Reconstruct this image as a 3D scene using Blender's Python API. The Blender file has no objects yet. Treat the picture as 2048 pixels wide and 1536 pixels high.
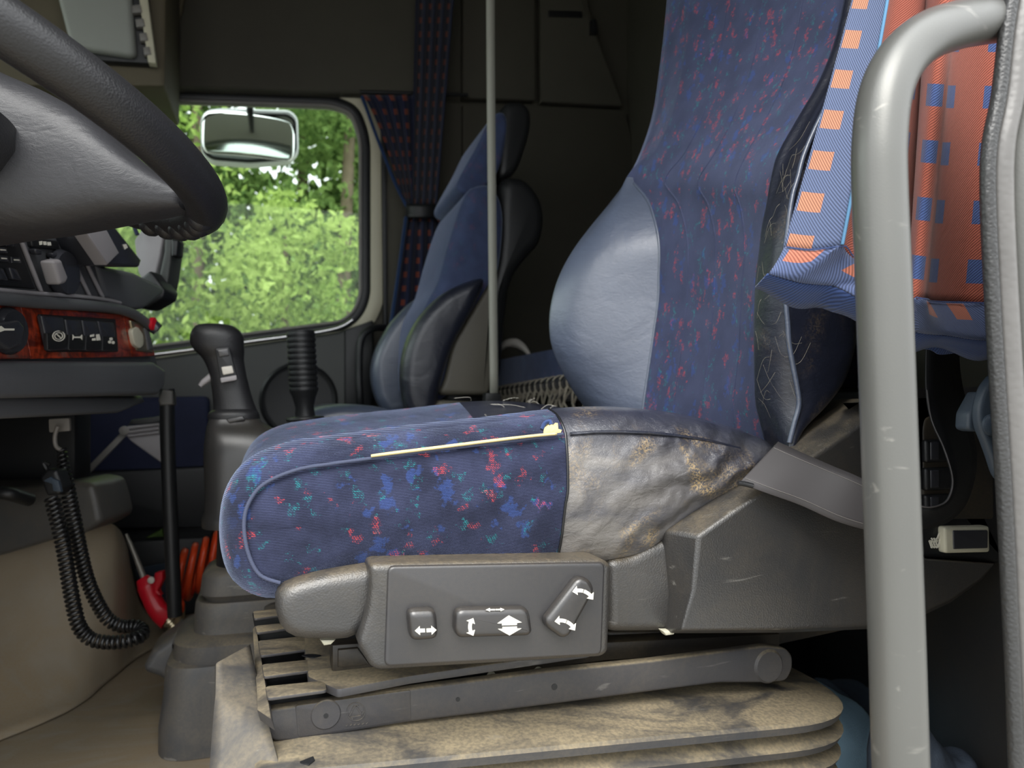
import bpy, bmesh, math, random
from mathutils import Vector, Matrix

# ------------------------------------------------------------------ camera, world, sun, exposure
SC = bpy.context.scene
COL = SC.collection
FPX, CXP, CYP = 1450.0, 1024.0, 768.0
YAW, PITCH = math.radians(18), math.radians(1.5)
CAM = Vector((0, 0, .58))
FW = Vector((math.sin(YAW) * math.cos(PITCH), math.cos(YAW) * math.cos(PITCH), math.sin(PITCH)))
RT = Vector((math.cos(YAW), -math.sin(YAW), 0))
UP = RT.cross(FW)
cam_d = bpy.data.cameras.new('camera')
cam = bpy.data.objects.new('camera', cam_d)
COL.objects.link(cam)
cam.matrix_world = Matrix(((RT.x, UP.x, -FW.x, CAM.x), (RT.y, UP.y, -FW.y, CAM.y), (RT.z, UP.z, -FW.z, CAM.z), (0, 0, 0, 1)))
cam_d.sensor_fit = 'HORIZONTAL'
cam_d.sensor_width = 36
cam_d.lens = FPX * 36 / 2048
cam_d.clip_start = .02
cam_d.dof.use_dof = True
cam_d.dof.focus_distance = .72
cam_d.dof.aperture_fstop = 7.0
SC.camera = cam
SC.view_settings.view_transform = 'Standard'
SC.view_settings.look = 'None'
SC.view_settings.exposure = .95
SC.view_settings.gamma = 1
SC.view_settings.use_curve_mapping = False

W = bpy.data.worlds.new('overcast_sky')
SC.world = W
W.use_nodes = True
_n = W.node_tree
# overcast sky: three times as bright overhead as at the horizon
_g = _n.nodes.new('ShaderNodeTexCoord'); _x = _n.nodes.new('ShaderNodeSeparateXYZ'); _m = _n.nodes.new('ShaderNodeMapRange')
_n.links.new(_g.outputs['Generated'], _x.inputs[0]); _n.links.new(_x.outputs[2], _m.inputs[0])
_m.inputs[1].default_value = 0; _m.inputs[2].default_value = 1; _m.inputs[3].default_value = .8; _m.inputs[4].default_value = 2.4
_n.links.new(_m.outputs[0], _n.nodes['Background'].inputs[1])
_n.nodes['Background'].inputs[0].default_value = (.95, .98, 1.0, 1)
sun_d = bpy.data.lights.new('sun', 'SUN')
sun = bpy.data.objects.new('sun', sun_d)
COL.objects.link(sun)
sun_d.energy = 1.8
sun_d.angle = math.radians(38)
sun_d.color = (1, .97, .92)
sun.rotation_euler = Vector((.32, .66, -1.0)).to_track_quat('-Z', 'Y').to_euler()


# ------------------------------------------------------------------ pixel helpers
def ray(px, py):
    return FW + RT * ((px - CXP) / FPX) - UP * ((py - CYP) / FPX)


def P(px, py, Y):
    r = ray(px, py)
    return CAM + r * (Y / r.y)


def PX(px, py, X):
    r = ray(px, py)
    return CAM + r * (X / r.x)


def PZ(px, py, z):
    r = ray(px, py)
    return CAM + r * ((z - CAM.z) / r.z)


def D(px, py, d):
    return CAM + ray(px, py) * d


def hit(px, py, o, n):
    r = ray(px, py)
    return CAM + r * ((o - CAM).dot(n) / r.dot(n))


def lin(c):
    return tuple(((x / 255) / 12.92 if x / 255 < .04045 else ((x / 255 + .055) / 1.055) ** 2.4) for x in c) + (1,)


# ------------------------------------------------------------------ materials
class NT:
    def __init__(s, name):
        s.m = bpy.data.materials.new(name)
        s.m.use_nodes = True
        s.t = s.m.node_tree
        s.b = s.t.nodes['Principled BSDF']
        s.co = s.n('ShaderNodeTexCoord')

    def n(s, typ, ins=None, **kw):
        x = s.t.nodes.new(typ)
        for k, v in kw.items():
            setattr(x, k, v)
        for k, v in (ins or {}).items():
            s.set(x, k, v)
        return x

    def set(s, x, k, v):
        sock = x.inputs[k]
        if isinstance(v, bpy.types.NodeSocket):
            s.t.links.new(v, sock)
        else:
            sock.default_value = v

    def math(s, op, a, b=0.0, clamp=False):
        x = s.n('ShaderNodeMath', {0: a, 1: b}, operation=op)
        x.use_clamp = clamp
        return x.outputs[0]

    def mapr(s, v, a, b, c=0., d=1.):
        x = s.n('ShaderNodeMapRange', {0: v, 1: a, 2: b, 3: c, 4: d})
        x.interpolation_type = 'SMOOTHSTEP'
        return x.outputs[0]

    def mix(s, f, a, b):
        x = s.n('ShaderNodeMix', data_type='RGBA')
        s.set(x, 0, f); s.set(x, 6, a); s.set(x, 7, b)
        return x.outputs[2]

    def noise(s, scale, detail=2., vec=None, dist=0., rough=.5):
        return s.n('ShaderNodeTexNoise', {'Vector': vec or s.co.outputs['Object'], 'Scale': scale, 'Detail': detail, 'Distortion': dist, 'Roughness': rough}).outputs[0]

    def vmap(s, sc=(1, 1, 1), loc=(0, 0, 0), rot=(0, 0, 0), src='Object'):
        return s.n('ShaderNodeMapping', {'Vector': s.co.outputs[src], 'Scale': sc, 'Location': loc, 'Rotation': rot}).outputs[0]

    def vor(s, scale, vec=None, feature='F1', rnd=1.):
        return s.n('ShaderNodeTexVoronoi', {'Vector': vec or s.co.outputs['Object'], 'Scale': scale, 'Randomness': rnd}, feature=feature)

    def bump(s, h, strength, dist, prev=None):
        x = s.n('ShaderNodeBump', {'Strength': strength, 'Distance': dist, 'Height': h})
        if prev:
            s.set(x, 'Normal', prev)
        return x.outputs[0]

    def fin(s, col=None, rough=None, normal=None, **kw):
        if col is not None: s.set(s.b, 'Base Color', col)
        if rough is not None: s.set(s.b, 'Roughness', rough)
        if normal is not None: s.set(s.b, 'Normal', normal)
        for k, v in kw.items(): s.set(s.b, k, v)
        return s.m


def plastic(name, c, rough=.5, grain=900, gs=.35, var=.15, dust=0., dustc=(150, 132, 100), spec=.5, metal=0., up=.6, scuff=0.):
    s = NT(name)
    nz = s.noise(14, 4)
    c1 = lin(c)
    dk = tuple(x * (1 - var) for x in c1[:3]) + (1,)
    lt = tuple(min(1, x * (1 + var)) for x in c1[:3]) + (1,)
    col = s.mix(nz, dk, lt)
    r = rough
    if scuff:
        sc = s.mapr(s.noise(60, 6, s.vmap((.25, 1, 1.6)), .6), .66, .74, 0, scuff)
        col = s.mix(sc, col, lin((165, 162, 155)))
    if dust:
        g = s.n('ShaderNodeNewGeometry')
        nzv = s.n('ShaderNodeSeparateXYZ', {0: g.outputs['Normal']}).outputs[2]
        u = s.mapr(nzv, .2, .9, 1 - up, 1)
        a = s.mapr(s.noise(7, 7, s.vmap((1, 1.8, 1)), 1.2, .62), .33, .58, .16, 1)
        b = s.mapr(s.noise(260, 3), .3, .7, .6, 1)
        f = s.math('MULTIPLY', s.math('MULTIPLY', s.math('MULTIPLY', u, a), b), dust, True)
        col = s.mix(f, col, lin(dustc))
        r = s.math('ADD', s.math('MULTIPLY', f, .5), rough, True)
    nrm = None
    if gs:
        v = s.vor(grain, None, 'SMOOTH_F1').outputs[0]
        nrm = s.bump(v, gs, .0006)
    return s.fin(col, r, nrm, Metallic=metal, **{'Specular IOR Level': spec})


def leather(name, c, rough=.36, worn=0., wc=(172, 148, 108), wr=1., coat=0., wear_sheen=None):
    s = NT(name)
    c1 = lin(c)
    nz = s.noise(9, 4)
    col = s.mix(nz, tuple(x * .75 for x in c1[:3]) + (1,), tuple(x * 1.3 for x in c1[:3]) + (1,))
    v = s.vor(520, s.vmap((1, 1, 1.0)), 'DISTANCE_TO_EDGE').outputs[0]
    cr = s.mapr(v, 0, .12)
    w = s.noise(75, 5, s.vmap((1, 1, 1.9)), 1.6)
    big = s.noise(13, 3, s.vmap((1, 1, 1.5)), .8)
    n1 = s.bump(cr, .22 * wr, .0005)
    n2 = s.bump(w, .3 * wr, .0022, n1)
    n3 = s.bump(big, .3 * wr, .012, n2)
    if wear_sheen:
        wv = s.n('ShaderNodeTexWave', {'Vector': s.vmap((1, .3, 1), rot=(0, .5, 0)), 'Scale': 9., 'Distortion': 7., 'Detail': 3., 'Detail Scale': 1.4}, wave_type='BANDS', bands_direction='Z')
        xx = s.n('ShaderNodeSeparateXYZ', {0: s.co.outputs['Object']})
        n3 = s.bump(s.math('MULTIPLY', wv.outputs[0], s.mapr(xx.outputs[0], .30, .42, .25, 1)), .7, .009, n3)
    if wear_sheen:
        # door-side flank: grey wear with a silvery highlight painted into the colour
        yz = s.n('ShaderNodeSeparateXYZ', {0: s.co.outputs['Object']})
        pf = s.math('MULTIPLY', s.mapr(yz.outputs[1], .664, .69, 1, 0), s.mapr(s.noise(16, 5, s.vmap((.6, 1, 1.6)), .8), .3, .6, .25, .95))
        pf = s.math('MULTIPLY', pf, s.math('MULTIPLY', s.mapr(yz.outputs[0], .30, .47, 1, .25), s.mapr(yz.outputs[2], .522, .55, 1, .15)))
        col = s.mix(pf, col, lin(wear_sheen))
    if worn:
        a = s.mapr(s.noise(11, 5, s.vmap((1.2, 1, 1), (.31, 0, .1)), .8), .5, .68)
        b = s.mapr(s.noise(420, 4, None, .5), .46, .6)
        crk = s.mapr(s.vor(150, None, 'DISTANCE_TO_EDGE').outputs[0], .0, .05, 1, 0)
        ys = s.n('ShaderNodeSeparateXYZ', {0: s.co.outputs['Object']})
        edge = s.math('MULTIPLY', s.mapr(ys.outputs[1], .67, .74, 1, 0), s.mapr(ys.outputs[0], .27, .36, .35, 1))
        f = s.math('MULTIPLY', s.math('MULTIPLY', s.math('MULTIPLY', a, edge), s.math('MAXIMUM', b, crk)), worn, True)
        col = s.mix(f, col, lin(wc))
    return s.fin(col, rough, n3, **{'Coat Weight': coat, 'Coat Roughness': .3})


def speckle_fabric(name, base, k=1., stretch=(1, 1, 1), rib=True, sheen=.35, fade=1., lat=(2.3, 1.7)):
    """navy cloth with small scattered strokes of blue, teal and red stitches"""
    s = NT(name)
    b0 = lin(base)
    off = s.n('ShaderNodeTexNoise', {'Vector': s.co.outputs['Object'], 'Scale': 60. * k, 'Detail': 4., 'Roughness': .65})
    mp = s.vmap(stretch, rot=(0, .5 if rib else .25, 0))
    vec = s.n('ShaderNodeVectorMath', {0: mp, 1: s.n('ShaderNodeVectorMath', {0: off.outputs['Color'], 1: (.05 / k,) * 3}, operation='MULTIPLY').outputs[0]}, operation='ADD').outputs[0]
    lo, hi = (.65, 1.4) if rib else (.88, 1.12)
    col = s.mix(s.mapr(s.noise(26, 4), .3, .7), tuple(x * lo for x in b0[:3]) + (1,), tuple(x * hi for x in b0[:3]) + (1,))
    xyz = s.n('ShaderNodeSeparateXYZ', {0: s.co.outputs['Object']})
    hx = s.math('ADD', xyz.outputs[0], s.math('MULTIPLY', xyz.outputs[1], .9))
    sx = s.math('SINE', s.math('ADD', s.math('MULTIPLY', hx, 6283 / lat[0]), s.math('MULTIPLY', xyz.outputs[2], 2200)))
    sz = s.math('SINE', s.math('MULTIPLY', xyz.outputs[2], 6283 / lat[1]))
    stitch = s.mapr(s.math('ADD', s.math('ADD', sx, sz), s.mapr(s.noise(300, 2), .3, .7, -1.4, 1)), .1, .6)
    for (c, sc, loc, th, p, soft) in (((54, 78, 138), 36, 3.1, .27, .58, .8), ((34, 136, 140), 46, 7.7, .20, .45, .05), ((206, 70, 70), 42, 1.3, .24, .50, .05)):
        vv = s.n('ShaderNodeVectorMath', {0: vec, 1: (loc, loc * .7, loc * 1.3)}, operation='ADD').outputs[0]
        vo = s.vor(sc * k, vv)
        m = s.mapr(vo.outputs['Distance'], th, th + .14, 1, 0)
        sel = s.mapr(s.n('ShaderNodeSeparateColor', {0: vo.outputs['Color']}).outputs[0], p, p + .02)
        f = s.math('MULTIPLY', s.math('MULTIPLY', m, sel), s.math('MAXIMUM', stitch, soft))
        f = s.math('MULTIPLY', f, .8 * fade)
        col = s.mix(f, col, lin(c))
    nrm = None
    if rib:
        wv = s.n('ShaderNodeTexWave', {'Vector': s.vmap((1, 1, 1), rot=(0, .05, 0)), 'Scale': 230., 'Distortion': .8, 'Detail': 2., 'Detail Scale': 3.}, wave_type='BANDS', bands_direction='Z')
        f = s.mapr(wv.outputs[0], .0, 1., .4, 1.55)
        col = s.n('ShaderNodeVectorMath', {0: col, 1: s.n('ShaderNodeCombineXYZ', {0: f, 1: f, 2: f}).outputs[0]}, operation='MULTIPLY').outputs[0]
        nrm = s.bump(wv.outputs[0], .6, .0008)
    n2 = s.bump(s.noise(1500, 2), .35, .0006, nrm)
    n3 = s.bump(s.noise(14, 3), .3 if rib else .08, .012, n2)
    return s.fin(col, .9, n3, **{'Sheen Weight': sheen, 'Sheen Roughness': .3, 'Sheen Tint': (.62, .72, 1, 1), 'Specular IOR Level': .2})


def curtain_mat(name, base, sq, pu, pv, su, sv, ou=0., ov=0., tw=.0019, dark=.55, hi=1.25, ang=.8, hem=None):
    """twill cloth with woven squares; UV in metres"""
    s = NT(name)
    uv = s.n('ShaderNodeSeparateXYZ', {0: s.co.outputs['UV']})
    u, v = uv.outputs[0], uv.outputs[1]

    def cell(x, o, p, w):
        fr = s.math('FRACT', s.math('DIVIDE', s.math('ADD', x, o), p))
        return s.math('LESS_THAN', fr, w / p)

    m = s.math('MULTIPLY', cell(u, ou, pu, su), cell(v, ov, pv, sv))
    col = s.mix(m, lin(base), lin(sq))
    ph = s.math('ADD', s.math('MULTIPLY', u, math.cos(ang)), s.math('MULTIPLY', v, math.sin(ang)))
    st = s.math('SINE', s.math('MULTIPLY', ph, 2 * math.pi / tw))
    f = s.mapr(st, -1, 1, dark, hi)
    col = s.n('ShaderNodeVectorMath', {0: col, 1: s.n('ShaderNodeCombineXYZ', {0: f, 1: f, 2: f}).outputs[0]}, operation='MULTIPLY').outputs[0]
    nrm = s.bump(st, .35, .0006)
    return s.fin(col, .85, nrm, **{'Sheen Weight': .15, 'Specular IOR Level': .2})


def glass_mat(name, tint=(.95, 1, .97)):
    m = bpy.data.materials.new(name)
    m.use_nodes = True
    t = m.node_tree
    t.nodes.remove(t.nodes['Principled BSDF'])
    tr = t.nodes.new('ShaderNodeBsdfTransparent'); tr.inputs[0].default_value = tint + (1,)
    gl = t.nodes.new('ShaderNodeBsdfGlossy'); gl.inputs['Roughness'].default_value = .02
    lw = t.nodes.new('ShaderNodeFresnel'); lw.inputs[0].default_value = 1.3
    mx = t.nodes.new('ShaderNodeMixShader')
    t.links.new(lw.outputs[0], mx.inputs[0]); t.links.new(tr.outputs[0], mx.inputs[1]); t.links.new(gl.outputs[0], mx.inputs[2])
    t.links.new(mx.outputs[0], t.nodes['Material Output'].inputs[0])
    return m


def leaf_mat(name, a, b):
    s = NT(name)
    oi = s.noise(1.6, 4)
    fn = s.noise(23, 1)
    f = s.math('ADD', s.math('MULTIPLY', oi, .6), s.math('MULTIPLY', fn, .4))
    col = s.mix(s.mapr(f, .38, .62), lin(a), lin(b))
    out = s.t.nodes['Material Output']
    df = s.n('ShaderNodeBsdfDiffuse', {'Color': col})
    tr = s.n('ShaderNodeBsdfTranslucent', {'Color': col})
    mx = s.n('ShaderNodeMixShader', {0: .5, 1: df.outputs[0], 2: tr.outputs[0]})
    s.t.links.new(mx.outputs[0], out.inputs[0])
    return s.m


def wood_mat(name):
    s = NT(name)
    v = s.vmap((1, .35, 1))
    a = s.noise(38, 6, v, 2.4, .6)
    b = s.noise(170, 4, s.vmap((1, 1, .25)), 1.)
    f = s.math('ADD', s.math('MULTIPLY', a, .7), s.math('MULTIPLY', b, .3))
    col = s.mix(s.mapr(f, .38, .66), lin((84, 22, 10)), lin((186, 66, 32)))
    return s.fin(col, .3, None, **{'Coat Weight': .5, 'Coat Roughness': .1})


MAT = dict(
    plastic=plastic('grey_grained_plastic', (48, 48, 49), .34, 700, .45, .1, .3, up=.8, scuff=.25, spec=.8),
    plate=plastic('dark_grey_smooth_plastic', (46, 46, 49), .32, 1600, .12, .06, .1, spec=.8),
    button=plastic('button_plastic', (40, 40, 43), .27, 1800, .1, .05, .1, spec=.9),
    base=plastic('dusty_base_plastic', (54, 54, 58), .45, 1200, .15, .1, .85, (152, 138, 110), up=.9, scuff=.2),
    rubber=plastic('dusty_rubber', (52, 54, 59), .5, 1200, .15, .15, .9, (150, 136, 108), up=.85, scuff=.3),
    skirt=plastic('grey_rubber_sheet', (66, 67, 70), .45, 1200, .15, .12, .5, (150, 136, 110), up=.6, scuff=.3),
    console=plastic('gear_console_black', (42, 42, 43), .34, 1000, .12, .06, .06, spec=.7),
    blackmetal=plastic('black_metal', (34, 33, 33), .4, 900, .1, .2, .35),
    black=plastic('black_plastic', (27, 28, 30), .45, 900, .2, .1),
    dash=plastic('dashboard_plastic', (88, 89, 92), .45, 1100, .3, .1),
    dashlt=plastic('dashboard_grey_plastic', (150, 146, 148), .5, 1100, .3, .1),
    knob=plastic('glossy_black_plastic', (50, 51, 56), .22, 900, 0, .05),
    wheel=plastic('wheel_leather_black', (34, 34, 36), .42, 650, .45, .12),
    spoke=leather('wheel_spoke_leather', (48, 48, 51), .44, wr=.7),
    handle=plastic('satin_grey_paint', (100, 100, 97), .34, 1500, .12, .06, 0, metal=.35, scuff=.35),
    floor=plastic('floor_rubber_mat', (140, 130, 114), .6, 900, .3, .15, .8, (140, 122, 94), up=.5),
    kick=plastic('kick_panel_plastic', (70, 70, 70), .36, 900, .3, .1, .2),
    liner=plastic('headliner_fabric', (72, 69, 60), .8, 700, .35, .08),
    liner2=plastic('headliner_brown_panel', (88, 80, 62), .7, 700, .3, .08),
    locker=plastic('locker_door_grey', (142, 144, 138), .55, 700, .15, .05),
    cream=plastic('cream_trim', (188, 182, 160), .5, 900, .1, .05),
    shelltrim=plastic('seat_back_shell', (92, 88, 78), .5, 700, .3, .1),
    belt=plastic('belt_webbing', (68, 65, 66), .55, 900, 0, .06),
    seal=plastic('pillar_seal_rubber', (50, 50, 50), .38, 420, .9, .1),
    sealface=plastic('pillar_gloss_strip', (100, 98, 96), .34, 200, .5, .2),
    pillar=plastic('pillar_paint_grey', (88, 88, 85), .5, 500, .15, .08),
    blueplastic=plastic('blue_grey_plastic', (58, 68, 80), .45, 900, .15, .05),
    chrome=plastic('bright_metal', (205, 205, 205), .2, 900, 0, .03, metal=1.),
    brass=plastic('nickel_metal', (190, 178, 150), .3, 900, 0, .05, metal=.9),
    red=plastic('red_plastic', (196, 22, 40), .3, 900, .05, .08),
    orange=plastic('orange_hose', (226, 76, 36), .3, 900, 0, .06),
    cordblack=plastic('coil_cord_black', (26, 26, 27), .3, 900, 0, .05),
    white=plastic('white_print', (232, 228, 214), .6, 900, 0, .02),
    ivory=plastic('ivory_plastic', (205, 202, 182), .45, 900, .05, .06, .3, (130, 116, 80), up=.3),
    greymetal=plastic('grey_bracket_metal', (128, 124, 120), .45, 900, .1, .08),
    hose=plastic('steel_tube', (130, 126, 118), .4, 900, 0, .08, metal=.4),
    doorpanel=plastic('door_panel_dark', (58, 60, 58), .5, 900, .3, .08),
    doorblue=plastic('door_fabric_blue', (32, 38, 66), .8, 900, .3, .2),
    mirrorback=plastic('mirror_housing', (205, 208, 208), .4, 900, 0, .03),
    foam=plastic('yellowed_foam', (226, 206, 150), .9, 400, .6, .15),
    thread=plastic('piping_cord', (64, 70, 92), .8, 1500, .4, .2),
    cloth=plastic('light_blue_cloth', (172, 212, 238), .9, 500, .8, .1),
    cloth2=plastic('slate_blue_cloth', (62, 72, 86), .9, 500, .6, .1),
    net=plastic('net_cord', (138, 131, 118), .8, 900, 0, .1),
    pale=plastic('pale_plastic', (205, 200, 190), .5, 900, 0, .05),
    strap=plastic('grey_strap', (150, 150, 140), .5, 900, .1, .05),
    asphalt=plastic('gravel_ground', (138, 136, 130), .95, 60, .5, .2),
    bark=plastic('tree_bark', (104, 92, 74), .9, 60, .6, .3),
    truck=plastic('truck_paint_white', (214, 214, 208), .3, 900, 0, .03),
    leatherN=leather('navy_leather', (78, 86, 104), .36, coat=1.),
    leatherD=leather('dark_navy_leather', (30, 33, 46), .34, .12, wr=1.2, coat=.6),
    leatherW=leather('worn_navy_leather', (46, 48, 60), .28, .95, wr=1.5, coat=1., wear_sheen=(116, 112, 108)),
    fabricC=speckle_fabric('speckled_rib_fabric', (46, 50, 72), 1.2, sheen=.8, fade=.7),
    fabricB=speckle_fabric('speckled_velour', (64, 69, 95), 1.7, (1, 1, .45), rib=False, sheen=.8, fade=.75),
    fabricP=speckle_fabric('passenger_velour', (62, 71, 100), 1.1, (1, 1, .8), rib=False, sheen=.6, fade=.15),
    glass=glass_mat('window_glass'),
    wood=wood_mat('burr_wood_trim'),
    leafA=leaf_mat('leaf_light', (116, 142, 68), (176, 196, 116)),
    leafB=leaf_mat('leaf_mid', (82, 108, 60), (136, 162, 94)),
    cur_o=curtain_mat('orange_check_twill', (152, 82, 66), (66, 84, 130), .062, .050, .022, .020, .012, .0),
    cur_b=curtain_mat('blue_check_twill', (88, 99, 128), (174, 120, 96), .30, .0385, .0175, .0175, -.002, .006, ang=-.6),
    cur_h=curtain_mat('hem_check_twill', (82, 94, 128), (172, 104, 84), .042, .30, .0165, .0165, -.003, -.0015, ang=-.6),
    cur_l=curtain_mat('curtain_lining', (58, 76, 122), (58, 76, 122), .3, .3, .01, .01),
    cur_e=plastic('curtain_blue_edge', (80, 124, 158), .8, 900, 0, .05),
    cur_f=curtain_mat('dark_check_curtain', (30, 37, 66), (150, 74, 54), .052, .046, .017, .019, .0, .0, tw=.004, dark=.8, hi=1.1),
    cur_t=curtain_mat('teal_dark_curtain', (34, 62, 92), (30, 52, 88), .05, .046, .025, .025, .0, .0, tw=.004, dark=.8, hi=1.1),
)
_s = NT('mirror_surface')
MAT['mirror'] = _s.fin((.86, .9, .86, 1), .12, None, Metallic=1.)


# ------------------------------------------------------------------ object helpers
def link(o, parent=None):
    COL.objects.link(o)
    if parent is not None:
        o.parent = parent
        o.matrix_parent_inverse = parent['_inv'] if False else Matrix.Translation(parent.location).inverted() if parent.type == 'EMPTY' else Matrix.Identity(4)
    return o


def mesh(name, verts, faces, mat, parent=None, ang=40, uv=None, kind=None, flip=False):
    me = bpy.data.meshes.new(name)
    me.from_pydata([tuple(v) for v in verts], [], faces)
    me.materials.append(MAT[mat] if isinstance(mat, str) else mat)
    bm = bmesh.new(); bm.from_mesh(me)
    if uv is None:
        bmesh.ops.remove_doubles(bm, verts=bm.verts, dist=1e-6)
        bmesh.ops.recalc_face_normals(bm, faces=bm.faces)
        bm.to_mesh(me)
    bm.free()
    me.shade_smooth()
    me.set_sharp_from_angle(angle=math.radians(ang))
    if uv is not None:
        l = me.uv_layers.new(name='UVMap')
        for lp in me.loops:
            l.data[lp.index].uv = uv[lp.vertex_index]
    o = bpy.data.objects.new(name, me)
    link(o, parent)
    if kind: o['kind'] = kind
    return o


def tag(o, label, cat, group=None):
    o['label'] = label; o['category'] = cat
    if group: o['group'] = group
    return o


def struct(o):
    o['kind'] = 'structure'
    return o


def thing(name, label, cat, loc, group=None):
    o = bpy.data.objects.new(name, None)
    o.empty_display_size = .05
    o.location = loc
    COL.objects.link(o)
    return tag(o, label, cat, group)


def cat1(p0, p1, p2, p3, t):
    return .5 * ((2 * p1) + (p2 - p0) * t + (2 * p0 - 5 * p1 + 4 * p2 - p3) * t * t + (3 * p1 - p0 - 3 * p2 + p3) * t ** 3)


def spline(pts, n=8, closed=False):
    pts = [Vector(p) for p in pts]
    N = len(pts)
    out = []
    for i in range(N if closed else N - 1):
        g = (lambda k: pts[k % N]) if closed else (lambda k: pts[max(0, min(N - 1, k))])
        for j in range(n):
            out.append(cat1(g(i - 1), g(i), g(i + 1), g(i + 2), j / n))
    if not closed: out.append(pts[-1])
    return out


def fillet(p2, r, n=4):
    """round the corners of a closed 2D polygon"""
    out = []
    N = len(p2)
    for i in range(N):
        a, b, c = p2[i - 1], p2[i], p2[(i + 1) % N]
        la, lc = (a - b).length, (c - b).length
        if la < 1e-7 or lc < 1e-7: continue
        d = min(r[i] if isinstance(r, list) else r, la * .48, lc * .48)
        A, C = b + (a - b) * (d / la), b + (c - b) * (d / lc)
        for k in range(n + 1):
            t = k / n
            out.append(A * (1 - t) ** 2 + b * (2 * t * (1 - t)) + C * t * t)
    return out


def area2(p):
    return .5 * sum(p[i - 1].x * p[i].y - p[i].x * p[i - 1].y for i in range(len(p)))


def offset2(p, d):
    """offset closed CCW polygon outward by d"""
    N = len(p)
    out = []
    for i in range(N):
        e1 = (p[i] - p[i - 1]); e2 = (p[(i + 1) % N] - p[i])
        if e1.length < 1e-9: e1 = e2
        if e2.length < 1e-9: e2 = e1
        n1 = Vector((e1.y, -e1.x)).normalized(); n2 = Vector((e2.y, -e2.x)).normalized()
        m = n1 + n2
        if m.length < 1e-6: m = n1.copy()
        m.normalize()
        out.append(p[i] + m * (d / max(.5, m.dot(n1))))
    return out


def frame_of(vec, up=Vector((0, 0, 1))):
    n = vec.normalized()
    if abs(n.dot(up)) > .95: up = Vector((1, 0, 0))
    e1 = up.cross(n).normalized()
    e2 = n.cross(e1).normalized()
    return e1, e2, n


def rings_to(name, rings, mat, parent=None, caps=True, closed=True, ang=40, kind=None):
    n = len(rings[0])
    V = [v for r in rings for v in r]
    F = []
    for k in range(len(rings) - 1):
        for i in range(n if closed else n - 1):
            j = (i + 1) % n
            F.append((k * n + i, k * n + j, (k + 1) * n + j, (k + 1) * n + i))
    if caps:
        F.append(tuple(range(n))[::-1])
        F.append(tuple(range((len(rings) - 1) * n, len(rings) * n)))
    return mesh(name, V, F, mat, parent, ang, kind=kind)


def slab(name, pts, vec, mat, parent=None, r=.003, seg=3, cr=0, sm=0, rb=None, ang=40, kind=None):
    """a plate with the outline pts (3D, about coplanar), going back along vec, edges rounded by r"""
    vec = Vector(vec)
    e1, e2, n = frame_of(vec)
    o = sum((Vector(p) for p in pts), Vector()) / len(pts)
    p2 = [Vector(((Vector(p) - o).dot(e1), (Vector(p) - o).dot(e2))) for p in pts]
    if area2(p2) < 0: p2 = p2[::-1]
    L = vec.length
    r = min(r, L * .45)
    if rb is None: rb = r * .6
    prof = []
    for k in range(seg + 1):
        a = k / seg * math.pi / 2
        prof.append((-r * (1 - math.sin(a)), r * (1 - math.cos(a))))
    for k in range(seg + 1):
        a = math.pi / 2 * (1 - k / seg)
        prof.append((-rb * (1 - math.sin(a)), L - rb * (1 - math.cos(a))))
    rings = []
    for (of, dp) in prof:
        q = offset2(p2, of)
        if sm: q = spline(q, sm, True)
        if cr: q = fillet(q, max(.0004, cr + of))
        rings.append([o + e1 * x.x + e2 * x.y + n * dp for x in q])
    return rings_to(name, rings, mat, parent, ang=ang, kind=kind)


def hoop(name, pts, o_in, o_out, vec, mat, parent=None, cr=0, r=.002):
    """closed frame following the outline pts, from offset o_in to o_out, thickness vec"""
    vec = Vector(vec)
    e1, e2, n = frame_of(vec)
    o = sum((Vector(p) for p in pts), Vector()) / len(pts)
    p2 = [Vector(((Vector(p) - o).dot(e1), (Vector(p) - o).dot(e2))) for p in pts]
    if area2(p2) < 0: p2 = p2[::-1]
    if cr: p2 = fillet(p2, cr, 6)
    L = vec.length
    r = min(r, L * .4, (o_out - o_in) * .4)
    prof = [(o_in, r), (o_in + r, 0), (o_out - r, 0), (o_out, r), (o_out, L), (o_in, L), (o_in, r)]
    rings = []
    for (of, dp) in prof:
        q = offset2(p2, of)
        rings.append([o + e1 * x.x + e2 * x.y + n * dp for x in q])
    return rings_to(name, rings, mat, parent, caps=False, ang=50)


def tube(name, pts, r, mat, parent=None, seg=12, n=6, closed=False, caps=True, kind=None, flat=None, raw=False):
    pts = [Vector(p) for p in pts]
    rs = r if isinstance(r, (list, tuple)) else None
    C = pts if raw else spline(pts, n, closed)
    N = len(C)
    rings = []
    prev = None
    for i in range(N):
        t = (C[(i + 1) % N] - C[i - 1]) if closed else (C[min(N - 1, i + 1)] - C[max(0, i - 1)])
        if t.length < 1e-9: t = Vector((0, 0, 1))
        t.normalize()
        if prev is None:
            a = Vector((0, 0, 1)) if abs(t.z) < .9 else Vector((1, 0, 0))
            prev = (a - t * a.dot(t)).normalized()
        else:
            prev = (prev - t * prev.dot(t)).normalized()
        b = t.cross(prev)
        if rs:
            x = i / max(1, N - 1) * (len(rs) - 1); k = min(int(x), len(rs) - 2); rr = rs[k] * (1 - (x - k)) + rs[k + 1] * (x - k)
        else: rr = r
        f = flat or 1.
        rings.append([C[i] + prev * (rr * math.cos(2 * math.pi * j / seg)) + b * (rr * f * math.sin(2 * math.pi * j / seg)) for j in range(seg)])
    if closed: rings.append(rings[0])
    return rings_to(name, rings, mat, parent, caps=caps and not closed, ang=60, kind=kind)


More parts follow.
